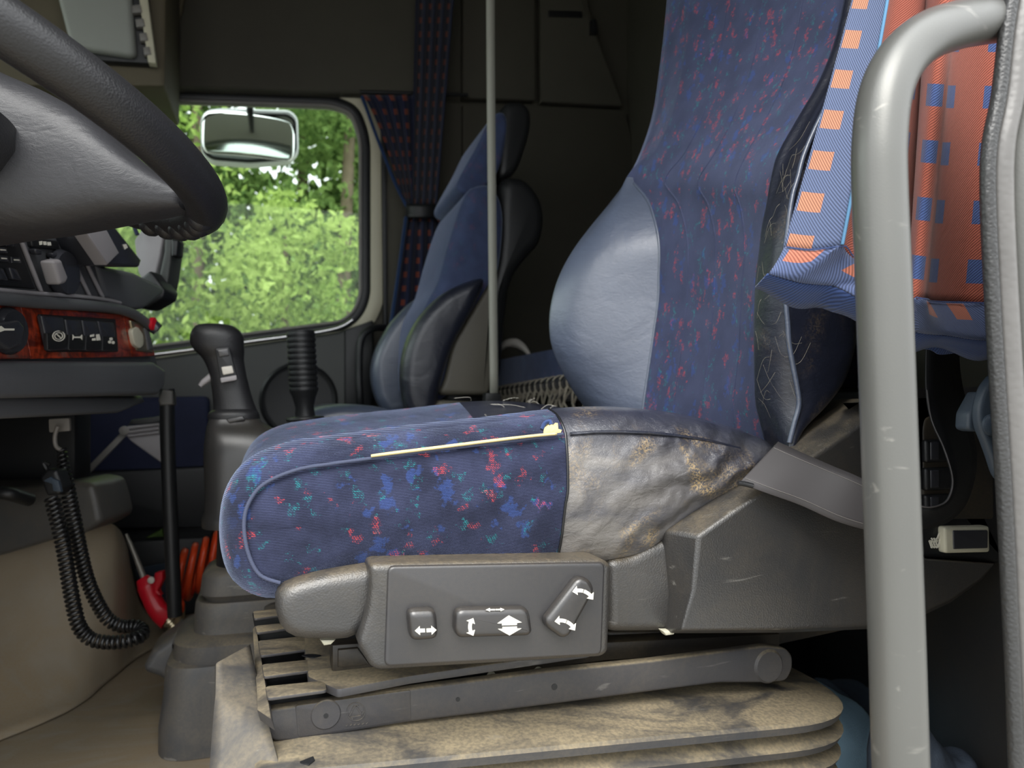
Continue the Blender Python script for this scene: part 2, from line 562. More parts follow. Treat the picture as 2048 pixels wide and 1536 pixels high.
def lathe(name, base, axis, prof, mat, parent=None, seg=24, ang=40):
    """prof: list of (radius, height along axis)"""
    e1, e2, n = frame_of(Vector(axis), Vector((0, 1, 0)))
    base = Vector(base)
    rings = [[base + n * h + (e1 * math.cos(2 * math.pi * j / seg) + e2 * math.sin(2 * math.pi * j / seg)) * r for j in range(seg)] for (r, h) in prof]
    return rings_to(name, rings, mat, parent, ang=ang)


def box(name, a, b, mat, parent=None, r=.003, cr=0):
    a, b = Vector(a), Vector(b)
    lo = Vector((min(a.x, b.x), min(a.y, b.y), min(a.z, b.z))); hi = Vector((max(a.x, b.x), max(a.y, b.y), max(a.z, b.z)))
    pts = [(lo.x, lo.y, lo.z), (hi.x, lo.y, lo.z), (hi.x, lo.y, hi.z), (lo.x, lo.y, hi.z)]
    return slab(name, pts, (0, hi.y - lo.y, 0), mat, parent, r, 2, cr)


def grid(name, rows, mat, parent=None, thick=0., uv=None, ang=60, kind=None):
    n = len(rows[0]); m = len(rows)
    V = [v for r in rows for v in r]
    F = [(k * n + i, k * n + i + 1, (k + 1) * n + i + 1, (k + 1) * n + i) for k in range(m - 1) for i in range(n - 1)]
    UVs = [q for r in uv for q in r] if uv else None
    o = mesh(name, V, F, mat, parent, ang, UVs, kind)
    if thick:
        s = o.modifiers.new('thick', 'SOLIDIFY'); s.thickness = thick; s.offset = 0
    return o


def ribbon(name, A, B, mat, parent=None, thick=.0014, n=8, m=4):
    a, b = spline(A, n), spline(B, n)
    return grid(name, [[p.lerp(q, j / m) for j in range(m + 1)] for p, q in zip(a, b)], mat, parent, thick)


def px_poly(pts, Y): return [P(x, y, Y) for x, y in pts]


def flat_marks(name, polys, pt, vec, mat, parent):
    """thin raised print: several small polygons in one mesh"""
    V, F = [], []
    vec = Vector(vec)
    for pl in polys:
        b = len(V); k = len(pl)
        V += [pt(*p) for p in pl] + [pt(*p) + vec for p in pl]
        F.append(tuple(range(b, b + k))); F.append(tuple(range(b + k, b + 2 * k))[::-1])
        for i in range(k): F.append((b + i, b + (i + 1) % k, b + k + (i + 1) % k, b + k + i))
    return mesh(name, V, F, mat, parent, 10)


def marks_each(name, polys, *a):
    for pl in polys: flat_marks(name, [pl], *a)


rng = random.Random(4)

# ================================================================== SETTING
XF, XR, YN, YF, ZC = -1.15, 1.28, .42, 2.50, 2.15
struct(box('floor', (XF, YN, -.06), (XR, YF, 0), 'floor', None, .001))
struct(box('ceiling', (XF - .1, YN - .02, ZC), (XR + .1, YF + .1, ZC + .05), 'liner', None, .002))
struct(box('wall_rear', (XR, YN - .02, -.06), (XR + .05, YF + .05, ZC), 'liner', None, .002))
# right (far) wall with the window opening
WIN = px_poly([(120, 176), (668, 196), (716, 216), (738, 276), (738, 596), (722, 634), (690, 660), (310, 711), (120, 737)], YF)
e1, e2, nn = frame_of(Vector((0, 1, 0)))


def wall_hole(name, loop, lo, hi, Y, t, mat, cr):
    c = sum(loop, Vector()) / len(loop)
    p2 = [Vector((p.x - c.x, p.z - c.z)) for p in loop]
    if area2(p2) < 0: p2 = p2[::-1]
    p2 = fillet(p2, cr, 5)
    ax, az, bx, bz = lo[0] - c.x, lo[1] - c.z, hi[0] - c.x, hi[1] - c.z
    out = []
    for p in p2:
        s = 1e9
        if p.x > 1e-6: s = min(s, bx / p.x)
        if p.x < -1e-6: s = min(s, ax / p.x)
        if p.y > 1e-6: s = min(s, bz / p.y)
        if p.y < -1e-6: s = min(s, az / p.y)
        out.append(p * s)
    for cx, cz in ((ax, az), (bx, az), (bx, bz), (ax, bz)):
        i = min(range(len(out)), key=lambda k: (out[k] - Vector((cx, cz))).length)
        out[i] = Vector((cx, cz))
    T = lambda q, y: [Vector((c.x + v.x, y, c.z + v.y)) for v in q]
    r = [T(p2, Y + t), T(p2, Y), T(out, Y), T(out, Y + t), T(p2, Y + t)]
    return struct(rings_to(name, r, mat, None, caps=False, ang=20))


wall_hole('wall_right', WIN, (XF, -.06), (XR + .05, ZC), YF, .05, 'liner', .05)
w1 = struct(hoop('window_1', WIN, -.026, .004, (0, .05, 0), 'black', None, .05)); w1.location.y = -.012
hoop('bright_bead', WIN, -.034, -.024, (0, .03, 0), 'greymetal', w1, .05)
slab('glass_pane', WIN, (0, .004, 0), 'glass', w1, .0005, 1, .05).location.y = .02
struct(hoop('trim_1', WIN, .004, .05, (0, .03, 0), 'cream', None, .05)).location.y = -.016
# front wall with the windscreen
def front_wall():
    z0, z1, y0, y1 = .80, 1.78, YN + .12, YF - .12
    wl = box('wall_front', (XF - .05, YN - .02, -.06), (XF, YF + .05, z0), 'dash', None, .002)
    box('header', (XF - .05, YN - .02, z1), (XF, YF + .05, ZC), 'liner', wl, .002)
    box('pillar_cover', (XF - .05, YN - .02, z0), (XF, y0, z1), 'liner', wl, .002)
    box('pillar_cover', (XF - .05, y1, z0), (XF, YF + .05, z1), 'liner', wl, .002)
    struct(wl)
    w = struct(hoop('window_2', [Vector((XF, y0, z0)), Vector((XF, y1, z0)), Vector((XF, y1, z1)), Vector((XF, y0, z1))], -.03, .01, (-.05, 0, 0), 'black', None, .05))
    slab('glass_pane', [Vector((XF - .02, y0, z0)), Vector((XF - .02, y1, z0)), Vector((XF - .02, y1, z1)), Vector((XF - .02, y0, z1))], (-.005, 0, 0), 'glass', w, .0005, 1)


front_wall()
# near wall: behind the door opening, above it, ahead of it, the step below
wl = box('wall_left', (.66, YN - .03, -.06), (XR + .05, YN, ZC), 'liner', None, .002)
box('door_header', (XF - .05, YN - .03, 1.78), (.66, YN, ZC), 'liner', wl, .002)
box('door_front_pillar', (XF - .05, YN - .03, -.06), (-.92, YN, 1.78), 'liner', wl, .002)
box('door_sill', (-.92, YN - .03, -.10), (.66, YN + .02, 0), 'base', wl, .002)
struct(wl)

# B-pillar at the right edge, its seal and its bright strip
def pillar():
    ed = [(2016, -40), (2000, 60), (1985, 190), (1966, 290), (1963, 400), (1972, 600), (1984, 800), (1996, 1000), (2006, 1200), (2014, 1380), (2022, 1580)]
    Ys = .388
    C = [P(x + 13, y, Ys) for x, y in ed]
    tr = struct(tube('trim_2', C, .0056, 'seal', None, 14, 6, flat=.9))
    rows = []
    for (x, y) in ed:
        a, b = P(x + 19, y, Ys + .002), P(x + 62, y, Ys)
        rows.append([a.lerp(b, k / 8) + Vector((0, -.0075 * math.sin(math.pi * min(1, k / 7)) ** .6, 0)) for k in range(9)])
    cs = [spline(c, 6) for c in zip(*rows)]
    grid('bright_strip', [list(r) for r in zip(*cs)], 'sealface', tr, .002)
    rows = []
    for (x, y) in ed:
        a = P(x + 58, y, Ys - .002); rows.append([a, a + Vector((.012, -.008, 0)), a + Vector((.05, -.011, 0)), a + Vector((.14, -.011, 0)), a + Vector((.14, .02, 0))])
    grid('pillar_skin', rows, 'pillar', tr, .002)


pillar()

# ------------------------------------------------------------------ linings on the far wall and behind the seats
struct(slab('trim_3', px_poly([(338, -260), (332, 172), (840, 190), (838, -260)], 2.44), (0, .06, 0), 'liner', None, .012, 3, .02))
def rear_panels():
    lp = thing('rear_locker', 'grey storage lockers with narrow joints in the corner above the bunk', 'locker', P(1080, 700, 2.46))
    slab('locker_panel', px_poly([(926, -200), (926, 196), (1072, 200), (1068, -200)], 2.46), (0, .04, 0), 'liner', lp, .006, 2, .008)
    slab('locker_panel', px_poly([(1080, -200), (1082, 203), (1247, 212), (1190, 60), (1165, -40), (1150, -200)], 2.46), (0, .04, 0), 'liner', lp, .006, 2, .008)
    slab('grip_slot', px_poly([(1098, 20), (1098, 32), (1165, 34), (1165, 22)], 2.452), (0, .02, 0), 'black', lp, .003, 2)
    slab('catch', px_poly([(1183, 38), (1183, 66), (1196, 66), (1194, 38)], 2.44), (0, .03, 0), 'black', lp, .004, 2)
    slab('lower_panel', px_poly([(926, 206), (926, 720), (1330, 740), (1272, 300), (1250, 222)], 2.468), (0, .03, 0), 'liner', lp, .006, 2, .008)


rear_panels()


def front_locker():
    t = thing('overhead_locker', 'brown overhead front locker with a pale grey door, above the steering wheel', 'locker', P(200, -100, 2.1))
    slab('body', px_poly([(-200, -300), (-200, 170), (330, 172), (336, -300)], 2.12), (0, .3, 0), 'liner2', t, .01, 2, .01)
    slab('door_frame', px_poly([(60, -300), (150, 118), (306, 127), (276, -300)], 2.09), (0, .03, 0), 'black', t, .004, 2, .006)
    slab('door', px_poly([(40, -300), (140, 92), (272, 112), (238, -300)], 2.06), (0, .03, 0), 'locker', t, .012, 3, .02)
    slab('edge_strip', px_poly([(262, -120), (296, 124), (312, 126), (280, -120)], 2.07), (0, .03, 0), 'cream', t, .002, 2)
    for k in range(4):
        slab('hinge', px_poly([(262 + k * 8, 10 + k * 28), (264 + k * 8, 26 + k * 28), (284 + k * 6, 24 + k * 28), (280 + k * 6, 8 + k * 28)], 2.066), (0, .02, 0), 'greymetal', t, .003, 2)


front_locker()
# loose cable loop hanging at the roof lining
tag(tube('roof_cable', [P(372, -80, 2.40), P(360, 20, 2.40), P(340, 66, 2.40), P(338, 110, 2.41), P(334, 170, 2.41)], .008, 'liner2', None, 8), 'brown piped cable cover running down the roof lining by the locker', 'cable cover')

# ------------------------------------------------------------------ far door
def far_door():
    d = struct(slab('door_1', px_poly([(60, 742), (310, 716), (675, 664), (716, 650), (748, 640), (748, 1250), (60, 1250)], 2.43), (0, .08, 0), 'doorpanel', None, .012, 3, .01))
    tube('sill_strip', px_poly([(60, 738), (310, 709), (500, 683), (660, 660), (705, 640)], 2.43), .0085, 'chrome', d, 8)
    slab('armrest_panel', px_poly([(60, 800), (418, 792), (418, 945), (60, 945)], 2.38), (0, .05, 0), 'doorblue', d, .012, 3, .02)
    slab('dark_panel', px_poly([(60, 950), (450, 930), (450, 1060), (60, 1060)], 2.36), (0, .06, 0), 'black', d, .01, 3, .02)
    c = P(598, 800, 2.42)
    lathe('speaker_grille', c + Vector((0, .012, 0)), (0, -1, 0), [(.0, 0), (.122, 0), (.122, .006), (.114, .012), (.106, .008), (.10, .006), (0, .010)], 'black', d, 36)
    slab('rear_edge', px_poly([(690, 660), (690, 840), (745, 840), (745, 640)], 2.405), (0, .04, 0), 'black', d, .008, 2)
    tube('grab_bar', [P(768, 655, 2.37), P(742, 658, 2.33), P(722, 680, 2.32), P(718, 740, 2.32), P(720, 800, 2.32), P(724, 850, 2.36)], .0115, 'black', d, 12)


far_door()
struct(slab('trim_4', px_poly([(770, 205), (770, 640), (800, 700), (830, 700), (820, 205)], 2.47), (0, .03, 0), 'liner', None, .006, 2))
struct(slab('trim_5', px_poly([(762, 230), (768, 660), (776, 660), (772, 215)], 2.462), (0, .03, 0), 'black', None, .003, 2))
# ================================================================== OUTSIDE
struct(box('ground', (-30, -12, -1.42), (30, 30, -1.36), 'asphalt', None, .001))


def kerb_mirror():
    t = thing('kerb_mirror', 'wide white-edged kerb mirror hanging outside the passenger window', 'mirror', P(497, 205, 2.78))
    o = px_poly([(399, 236), (410, 218), (440, 213), (580, 217), (596, 232), (598, 300), (580, 320), (500, 327), (420, 320), (402, 305)], 2.78)
    slab('housing', o, (0, .07, 0), 'mirrorback', t, .02, 4, .02)
    o2 = px_poly([(404, 245), (412, 230), (440, 226), (575, 229), (590, 240), (592, 300), (576, 316), (500, 322), (424, 316), (406, 302)], 2.775)
    hoop('rim', o2, -.006, .004, (0, .012, 0), 'black', t, .02)
    # bulged reflecting glass, tipped towards the kerb
    c = P(498, 275, 2.768)
    w, h = .158, .082
    rows = []
    for j in range(13):
        rr = []
        for i in range(21):
            u, v = (i / 10 - 1), (j / 6 - 1)
            k = 1 - .10 * (abs(u) ** 4) * (abs(v) ** 4)
            b = -.022 * (1 - u * u * .6) * (1 - v * v * .6) + .004 * v
            rr.append(c + Vector((u * w * k, b + .014, v * h * k - .006 * u * u + .012 * (1 - 0 * v))))
        rows.append(rr)
    g = grid('mirror_glass', rows, 'mirror', t, .002)
    tube('bracket', [P(500, 228, 2.79), P(500, 190, 2.74), P(500, 165, 2.60), P(500, 150, 2.54)], .012, 'black', t, 8)


kerb_mirror()


def tree(loc, h, w, n, leaf, mat, label, lean=0, tr=.05):
    t = thing('birch_tree', label, 'tree', (loc[0], loc[1], -1.36), 'trees beyond the passenger window')
    b = Vector((loc[0], loc[1], -1.36))
    tube('trunk', [b, b + Vector((lean * .4, 0, h * .5)), b + Vector((lean, 0, h * .95))], [tr, tr * .7, tr * .3], 'bark', t, 8)
    cl = []
    for k in range(30):
        z = rng.uniform(.04, 1.0)
        rad = w * (1.0 - .45 * z) * rng.uniform(.2, 1)
        a = rng.uniform(0, 2 * math.pi)
        cl.append((Vector((loc[0] + lean * z + rad * math.cos(a), loc[1] + rad * .7 * math.sin(a), -1.36 + h * z)), rng.uniform(.25, .55) * w))
    V, F = [], []
    for k in range(n):
        c, r = cl[rng.randrange(len(cl))]
        v = Vector((rng.gauss(0, 1), rng.gauss(0, 1), rng.gauss(0, 1))).normalized() * r * rng.uniform(.3, 1) ** .5
        p = c + v
        if p.z < -1.34 or p.y < 3.2: continue
        s = leaf * rng.uniform(.6, 1.3)
        q = Vector((rng.gauss(0, 1), rng.gauss(0, 1), rng.gauss(0, .7))).normalized()
        e = q.cross(Vector((rng.gauss(0, 1), rng.gauss(0, 1), rng.gauss(0, 1)))).normalized()
        f = q.cross(e)
        b0 = len(V)
        V += [p - e * s, p + f * s * .55 + q * s * .12, p + e * s, p - f * s * .55 + q * s * .12]
        F += [(b0, b0 + 1, b0 + 2), (b0, b0 + 2, b0 + 3)]
    me = bpy.data.meshes.new('foliage'); me.from_pydata([tuple(v) for v in V], [], F); me.materials.append(MAT[mat])
    o = bpy.data.objects.new('foliage', me); link(o, t); o['kind'] = 'stuff'


tree((-.9, 4.6), 3.6, .95, 9000, .032, 'leafA', 'light green young birch nearest the left half of the window')
tree((.05, 5.0), 3.2, .8, 7000, .034, 'leafA', 'light green birch bush low behind the gear lever, right of the nearest birch')
tree((-1.9, 5.4), 5.5, 1.2, 8000, .042, 'leafA', 'pale green tree at the window edge behind the steering wheel rim')
tree((.5, 6.6), 7.0, 1.3, 9000, .048, 'leafB', 'tall mid green tree behind the right half of the passenger window', .2, .08)
tree((-.7, 7.6), 7.5, 1.6, 10000, .055, 'leafB', 'tall mid green tree behind the kerb mirror', -.1, .08)
tree((1.9, 7.4), 7.5, 1.5, 7000, .055, 'leafB', 'mid green tree beyond the far rear corner of the window', .1, .08)
tree((-2.6, 8.8), 8.5, 2.2, 14000, .08, 'leafB', 'broad mid green tree far behind the dashboard end', 0, .1)
tree((.3, 9.6), 9.5, 3.0, 22000, .10, 'leafB', 'broadest mid green tree at the back, filling the gaps of the window view', 0, .1)
tree((-4.6, 7.0), 7.5, 2.0, 7000, .07, 'leafA', 'pale green tree out ahead of the cab beyond the far side', 0, .1)

# ================================================================== DRIVER'S SEAT
seat = thing('driver_seat', 'blue speckled driver seat with navy leather bolsters, nearest the open door', 'seat', (.25, .9, .40))
YC = .664


def cushion():
    top = [(500, 1150), (484, 1105), (482, 1050), (492, 1005), (525, 965), (590, 938), (660, 926), (740, 915), (860, 899), (980, 885), (1060, 874), (1130, 865),
           (1190, 860), (1260, 859), (1330, 864), (1400, 873), (1480, 892), (1560, 922)]
    bot = [(1545, 955), (1480, 975), (1400, 1015), (1330, 1062), (1285, 1090), (1200, 1106), (1114, 1117), (1030, 1121), (900, 1122), (750, 1130), (660, 1146), (590, 1164), (540, 1170)]
    px = top + bot
    o = [P(x, y, YC) for x, y in px]
    p2 = [Vector((p.x, p.z)) for p in o]
    it, ib = top.index((1130, 865)), len(top) + bot.index((1114, 1117))
    n = 4
    dense = spline(p2, n, True)
    it, ib = it * n, ib * n
    if area2(dense) < 0:
        dense = dense[::-1]
        N = len(dense); it, ib = N - 1 - it, N - 1 - ib
    N = len(dense)
    zs = [p.y for p in dense]; z0, z1 = min(zs), max(zs)
    xs0, xs1 = min(p.x for p in dense), max(p.x for p in dense)

    def midz(x):
        hits = []
        for a, b in zip(dense, dense[1:] + dense[:1]):
            if (a.x - x) * (b.x - x) <= 0 and a.x != b.x: hits.append(a.y + (b.y - a.y) * (x - a.x) / (b.x - a.x))
        return (min(hits) + max(hits)) / 2
    prof = [(.650, -.045, 0), (.655, -.020, 0), (.661, -.005, 0), (.664, 0, 0), (.671, .009, 0), (.684, .016, .002), (.705, .020, .003), (.735, .021, .0), (.775, .019, -.010), (.83, .018, -.017),
            (.92, .018, -.019), (1.0, .019, -.014), (1.05, .020, .000), (1.09, .020, .010), (1.125, .016, .012), (1.15, .006, .008), (1.16, -.008, 0), (1.163, -.03, 0)]
    rings = []
    for (Y, of, dz) in prof:
        q = offset2(dense, of)
        if of < -.004:
            # panel rings shrink towards the mid line of the panel
            q = []
            for d in dense:
                mx = max(xs0 + .055, min(xs1 - .04, d.x))
                mz = midz(mx)
                q.append(d.lerp(Vector((mx + (-.0034 if d.y > mz else .0034), mz)), min(.93, -of * 20)))
        ring = []
        for v in q:
            w = max(0, min(1, (v.y - (z0 + z1) / 2) / ((z1 - z0) / 2)))
            zz = v.y + dz * w
            ring.append(Vector((v.x, Y, zz)))
        rings.append(ring)
    # faces by region
    def leather_idx(i):
        a, b = min(it, ib), max(it, ib)
        inside = a <= i < b
        # the leather side is the one that holds the largest x
        k = max(range(N), key=lambda j: dense[j].x)
        return inside == (a <= k < b)
    V = [v for r in rings for v in r]
    FA, FB = [], []
    for k in range(len(rings) - 1):
        for i in range(N):
            j = (i + 1) % N
            (FB if leather_idx(i) else FA).append((k * N + i, k * N + j, (k + 1) * N + j, (k + 1) * N + i))
    for base in (0, (len(rings) - 1) * N):
        a, b = min(it, ib), max(it, ib)
        c1 = [base + i for i in range(a, b + 1)]
        c2 = [base + i % N for i in range(b, N + a + 1)]
        if leather_idx(a): FB.append(tuple(c1)); FA.append(tuple(c2))
        else: FA.append(tuple(c1)); FB.append(tuple(c2))
    fa = mesh('cushion_cover', V, FA, 'fabricC', seat, 60); fa['label'] = 'speckled ribbed front of the seat cushion'
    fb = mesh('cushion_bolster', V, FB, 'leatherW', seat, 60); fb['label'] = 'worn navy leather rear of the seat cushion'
    for o in (fa, fb):
        bm = bmesh.new(); bm.from_mesh(o.data)
        lo = [v for v in bm.verts if not v.link_faces]
        bmesh.ops.delete(bm, geom=lo, context='VERTS'); bm.to_mesh(o.data); bm.free()
    # piping round the fabric side panel
    r3 = [Vector((v.x, .6615, v.y)) for v in dense]
    a = [P(x, y, .6585) for x, y in [(560, 1166), (520, 1150), (497, 1108), (488, 1052), (497, 1007), (528, 968), (592, 940), (660, 928), (740, 917), (860, 901), (980, 887), (1060, 877), (1126, 868)]]
    tube('piping', a, .0017, 'thread', fa, 8)
    # torn seam: a strip of yellowed foam showing, and the frayed corner
    up = [(742, 911), (780, 905), (860, 895), (980, 880), (1060, 871), (1112, 866)]
    dn = [(742, 913), (780, 909), (860, 899), (980, 884), (1060, 874), (1114, 869)]
    sp = ribbon('torn_seam_foam', [P(x, y, .6565) for x, y in up], [P(x, y, .6550) for x, y in dn], 'foam', fa, .0022, 6, 2)
    sp['label'] = 'yellowed foam showing through the torn seam'
    tf = slab('frayed_tuft', [P(x, y, .662) for x, y in [(1088, 872), (1092, 856), (1100, 850), (1104, 843), (1110, 852), (1118, 846), (1119, 858), (1126, 860), (1122, 872)]], (0, .012, 0), 'foam', fa, .003, 2)
    tube('loose_tape', [P(1084, 858, .668), P(1090, 846, .668), P(1100, 843, .666), P(1102, 850, .664)], .0022, 'cur_l', fa, 6)
    # dark slit beside the torn seam
    slab('seam_slit', [P(x, y, .660) for x, y in [(912, 893), (930, 887), (958, 886), (962, 889), (935, 893)]], (0, .004, 0), 'black', fa, .0008, 2)
    # vertical join of fabric and leather
    hi = it if dense[it].y > dense[ib].y else ib
    lo = ib if hi == it else it
    sc_ = [rings[k][hi] for k in (6, 5, 4, 3, 2, 1, 0)] + [rings[k][lo] for k in (0, 1, 2, 3, 4)]
    tube('seam_cord', [p + Vector((0, -.0006, 0)) for p in sc_], .0013, 'cordblack', fb, 6, 2)
    hr = random.Random(3)
    vs, fs = [], []
    for k in range(26):
        x, Y = hr.uniform(.285, .47), hr.uniform(.95, 1.13)
        ring = min(range(len(prof)), key=lambda a: abs(prof[a][0] - Y))
        z = max(v.z for v in rings[ring] if abs(v.x - x) < .012)
        p = Vector((x, prof[ring][0], z + .0005))
        q = p + Vector((hr.uniform(-.05, .03), hr.uniform(-.02, .02), .004))
        pts = spline([p, (p + q) / 2 + Vector((hr.uniform(-.01, .01), 0, hr.uniform(.002, .006))), q], 4)
        for i, v in enumerate(pts):
            b0 = len(vs); vs += [v + Vector((.00017, 0, .00017)), v + Vector((-.00017, 0, .00017)), v + Vector((0, -.00017, -.00017))]
            if i:
                for j in range(3): fs.append((b0 - 3 + j, b0 - 3 + (j + 1) % 3, b0 + (j + 1) % 3, b0 + j))
    mesh('stray_hairs', vs, fs, 'pale', seat, 60, kind='stuff')
    tube('top_seam', [P(1140, 868, .6615), P(1200, 864, .6605), P(1300, 866, .660), P(1400, 878, .661), P(1480, 897, .6615)], .0016, 'leatherD', fb, 6)


cushion()


def backrest():
    # per pixel row: outline points (px, Y) from the far side round to the near side
    rows = [-330, -180, -60, 60, 150, 230, 300, 355, 400, 450, 500, 550, 600, 650, 700, 760, 810, 860, 905]

    def lk(tab, y):
        ys = [t[0] for t in tab]
        if y <= ys[0]: return tab[0][1] + (tab[1][1] - tab[0][1]) * (y - ys[0]) / (ys[1] - ys[0])
        for (a, b) in zip(tab, tab[1:]):
            if y <= b[0]:
                t = (y - a[0]) / (b[0] - a[0]); return a[1] + (b[1] - a[1]) * t
        return tab[-1][1]
    O = [(-330, 1368), (-60, 1343), (60, 1332), (150, 1321), (230, 1308), (300, 1285), (355, 1257), (400, 1226), (450, 1186), (500, 1150), (550, 1124), (600, 1109), (650, 1104), (700, 1111), (760, 1138), (810, 1170), (860, 1212), (905, 1250)]
    S1 = [(-330, 1410), (-60, 1390), (60, 1378), (150, 1365), (230, 1345), (300, 1312), (355, 1266), (400, 1296), (450, 1313), (500, 1320), (600, 1318), (700, 1304), (810, 1288), (860, 1284), (905, 1282)]
    SY = [(-330, 1.075), (-60, 1.066), (60, 1.06), (150, 1.055), (230, 1.057), (300, 1.081), (355, 1.125), (400, 1.078), (450, 1.044), (500, 1.029), (905, 1.03)]
    NC = [(-330, 1790), (-60, 1728), (60, 1702), (120, 1684), (200, 1640), (280, 1592), (355, 1560), (450, 1531), (550, 1518), (620, 1514), (700, 1514), (800, 1521), (860, 1540), (905, 1556)]
    PI = [(-330, 1800), (-60, 1745), (60, 1722), (130, 1692), (200, 1658), (300, 1612), (400, 1584), (500, 1571), (600, 1572), (700, 1580), (760, 1592), (810, 1598), (860, 1585), (905, 1575)]
    BK = [(-330, 1990), (-60, 1900), (60, 1860), (200, 1790), (400, 1735), (600, 1718), (690, 1712), (760, 1690), (810, 1655), (860, 1605), (905, 1582)]
    far, cen, near, back = [], [], [], []
    for y in rows:
        b = max(0., min(1., (y - 300) / 160)) * max(.25, min(1., (960 - y) / 250))
        o = P(lk(O, y), y, 1.135)
        s1 = P(lk(S1, y), y, lk(SY, y))
        nc = P(lk(NC, y), y, .700)
        pi_ = P(lk(PI, y), y, .657 + .006 * (1 - b))
        bk = P(lk(BK, y), y, .668)
        s2 = Vector((nc.x + .012 + .035 * b, .742, nc.z + .004))
        m = (s1 + s2) / 2 + Vector((.012, 0, 0))
        crest = o.lerp(s1, .42) + Vector((-.020 * b, 0, 0))
        of2 = o + Vector((.012, .012, 0)); ob = o + Vector((.10, .012, 0)); obb = Vector((max(o.x, bk.x) + .10, 1.09, o.z))
        nbb = Vector((bk.x + .02, .72, bk.z))
        far.append(spline([ob, of2, o, crest, s1], 6))
        cen.append(spline([s1, s1.lerp(m, .5) + Vector((.004, 0, 0)), m, m.lerp(s2, .5) + Vector((.004, 0, 0)), s2], 5))
        near.append(spline([s2, s2.lerp(nc, .6) + Vector((-.010, 0, 0)), nc, nc.lerp(pi_, .5) + Vector((-.004, -.004, 0)), pi_], 5) + spline([pi_, pi_.lerp(bk, .5) + Vector((0, -.006, 0)), bk, nbb], 5)[1:])
        back.append([nbb, nbb.lerp(obb, .3) + Vector((.03, 0, 0)), nbb.lerp(obb, .7) + Vector((.03, 0, 0)), obb, ob])

    def dense(R):
        cols = list(zip(*R))
        cs = [spline(c, 4) for c in cols]
        return [list(r) for r in zip(*cs)]
    F_, C_, N_, B_ = dense(far), dense(cen), dense(near), dense(back)
    k = rows.index(355) * 4
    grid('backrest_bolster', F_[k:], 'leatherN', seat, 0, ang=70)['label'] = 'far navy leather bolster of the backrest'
    # centre panel: fabric runs over the far edge above the bolster
    top = [f + c[1:] for f, c in zip(F_[:k + 1], C_[:k + 1])]
    n1 = len(top[0]); nc_ = len(C_[0])
    V = [v for r in top for v in r]; FF = [(a * n1 + i, a * n1 + i + 1, (a + 1) * n1 + i + 1, (a + 1) * n1 + i) for a in range(k) for i in range(n1 - 1)]
    b0 = len(V); low = C_[k:]
    V += [v for r in low for v in r]; FF += [(b0 + a * nc_ + i, b0 + a * nc_ + i + 1, b0 + (a + 1) * nc_ + i + 1, b0 + (a + 1) * nc_ + i) for a in range(len(low) - 1) for i in range(nc_ - 1)]
    cp = mesh('backrest_cover', V, FF, 'fabricB', seat, 60)
    cp['label'] = 'speckled velour centre of the backrest'
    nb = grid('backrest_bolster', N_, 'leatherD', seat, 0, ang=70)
    nb['label'] = 'near dark leather bolster of the backrest, half hidden by the curtain'
    grid('back_shell', B_, 'black', seat, 0)
    # pale stitched piping along the near bolster, and the seam of the far one
    ip = 20
    tube('piping', [r[ip] + Vector((-.001, -.001, 0)) for r in N_[4::3]], .0030, 'leatherN', nb, 8)
    tube('seam', [r[-1] + Vector((-.001, 0, 0)) for r in F_[k + 1::3]], .0024, 'leatherN', cp, 8)
    # pet hair clinging to the near bolster
    hr = random.Random(9)
    vs, fs = [], []
    for k in range(44):
        r0 = hr.randrange(24, 66); c0 = hr.randrange(9, 20)
        p = N_[min(r0, len(N_) - 5)][c0] + Vector((-.001, -.001, 0))
        q = N_[min(r0 + hr.choice((-3, -2, 2, 3)), len(N_) - 1)][min(c0 + hr.randrange(2, 6), 24)] + Vector((-.003, -.003, 0))
        m = (p + q) / 2 + Vector((-.003, -.004, hr.uniform(-.01, .01)))
        pts = spline([p, m, q], 4)
        for i, x in enumerate(pts):
            b0 = len(vs); vs += [x + Vector((.00011, 0, .00011)), x + Vector((-.00011, 0, .00011)), x + Vector((0, -.00014, -.0001))]
            if i:
                for j in range(3): fs.append((b0 - 3 + j, b0 - 3 + (j + 1) % 3, b0 + (j + 1) % 3, b0 + j))
    mesh('stray_hairs', vs, fs, 'net', seat, 60, kind='stuff')
    for f in (.25, .5, .75):
        i = int(f * (nc_ - 1))
        tube('quilt_seam', [r[i] + Vector((-.0003, 0, 0)) for r in C_[::4]], .0009, 'fabricB', cp, 6)


backrest()


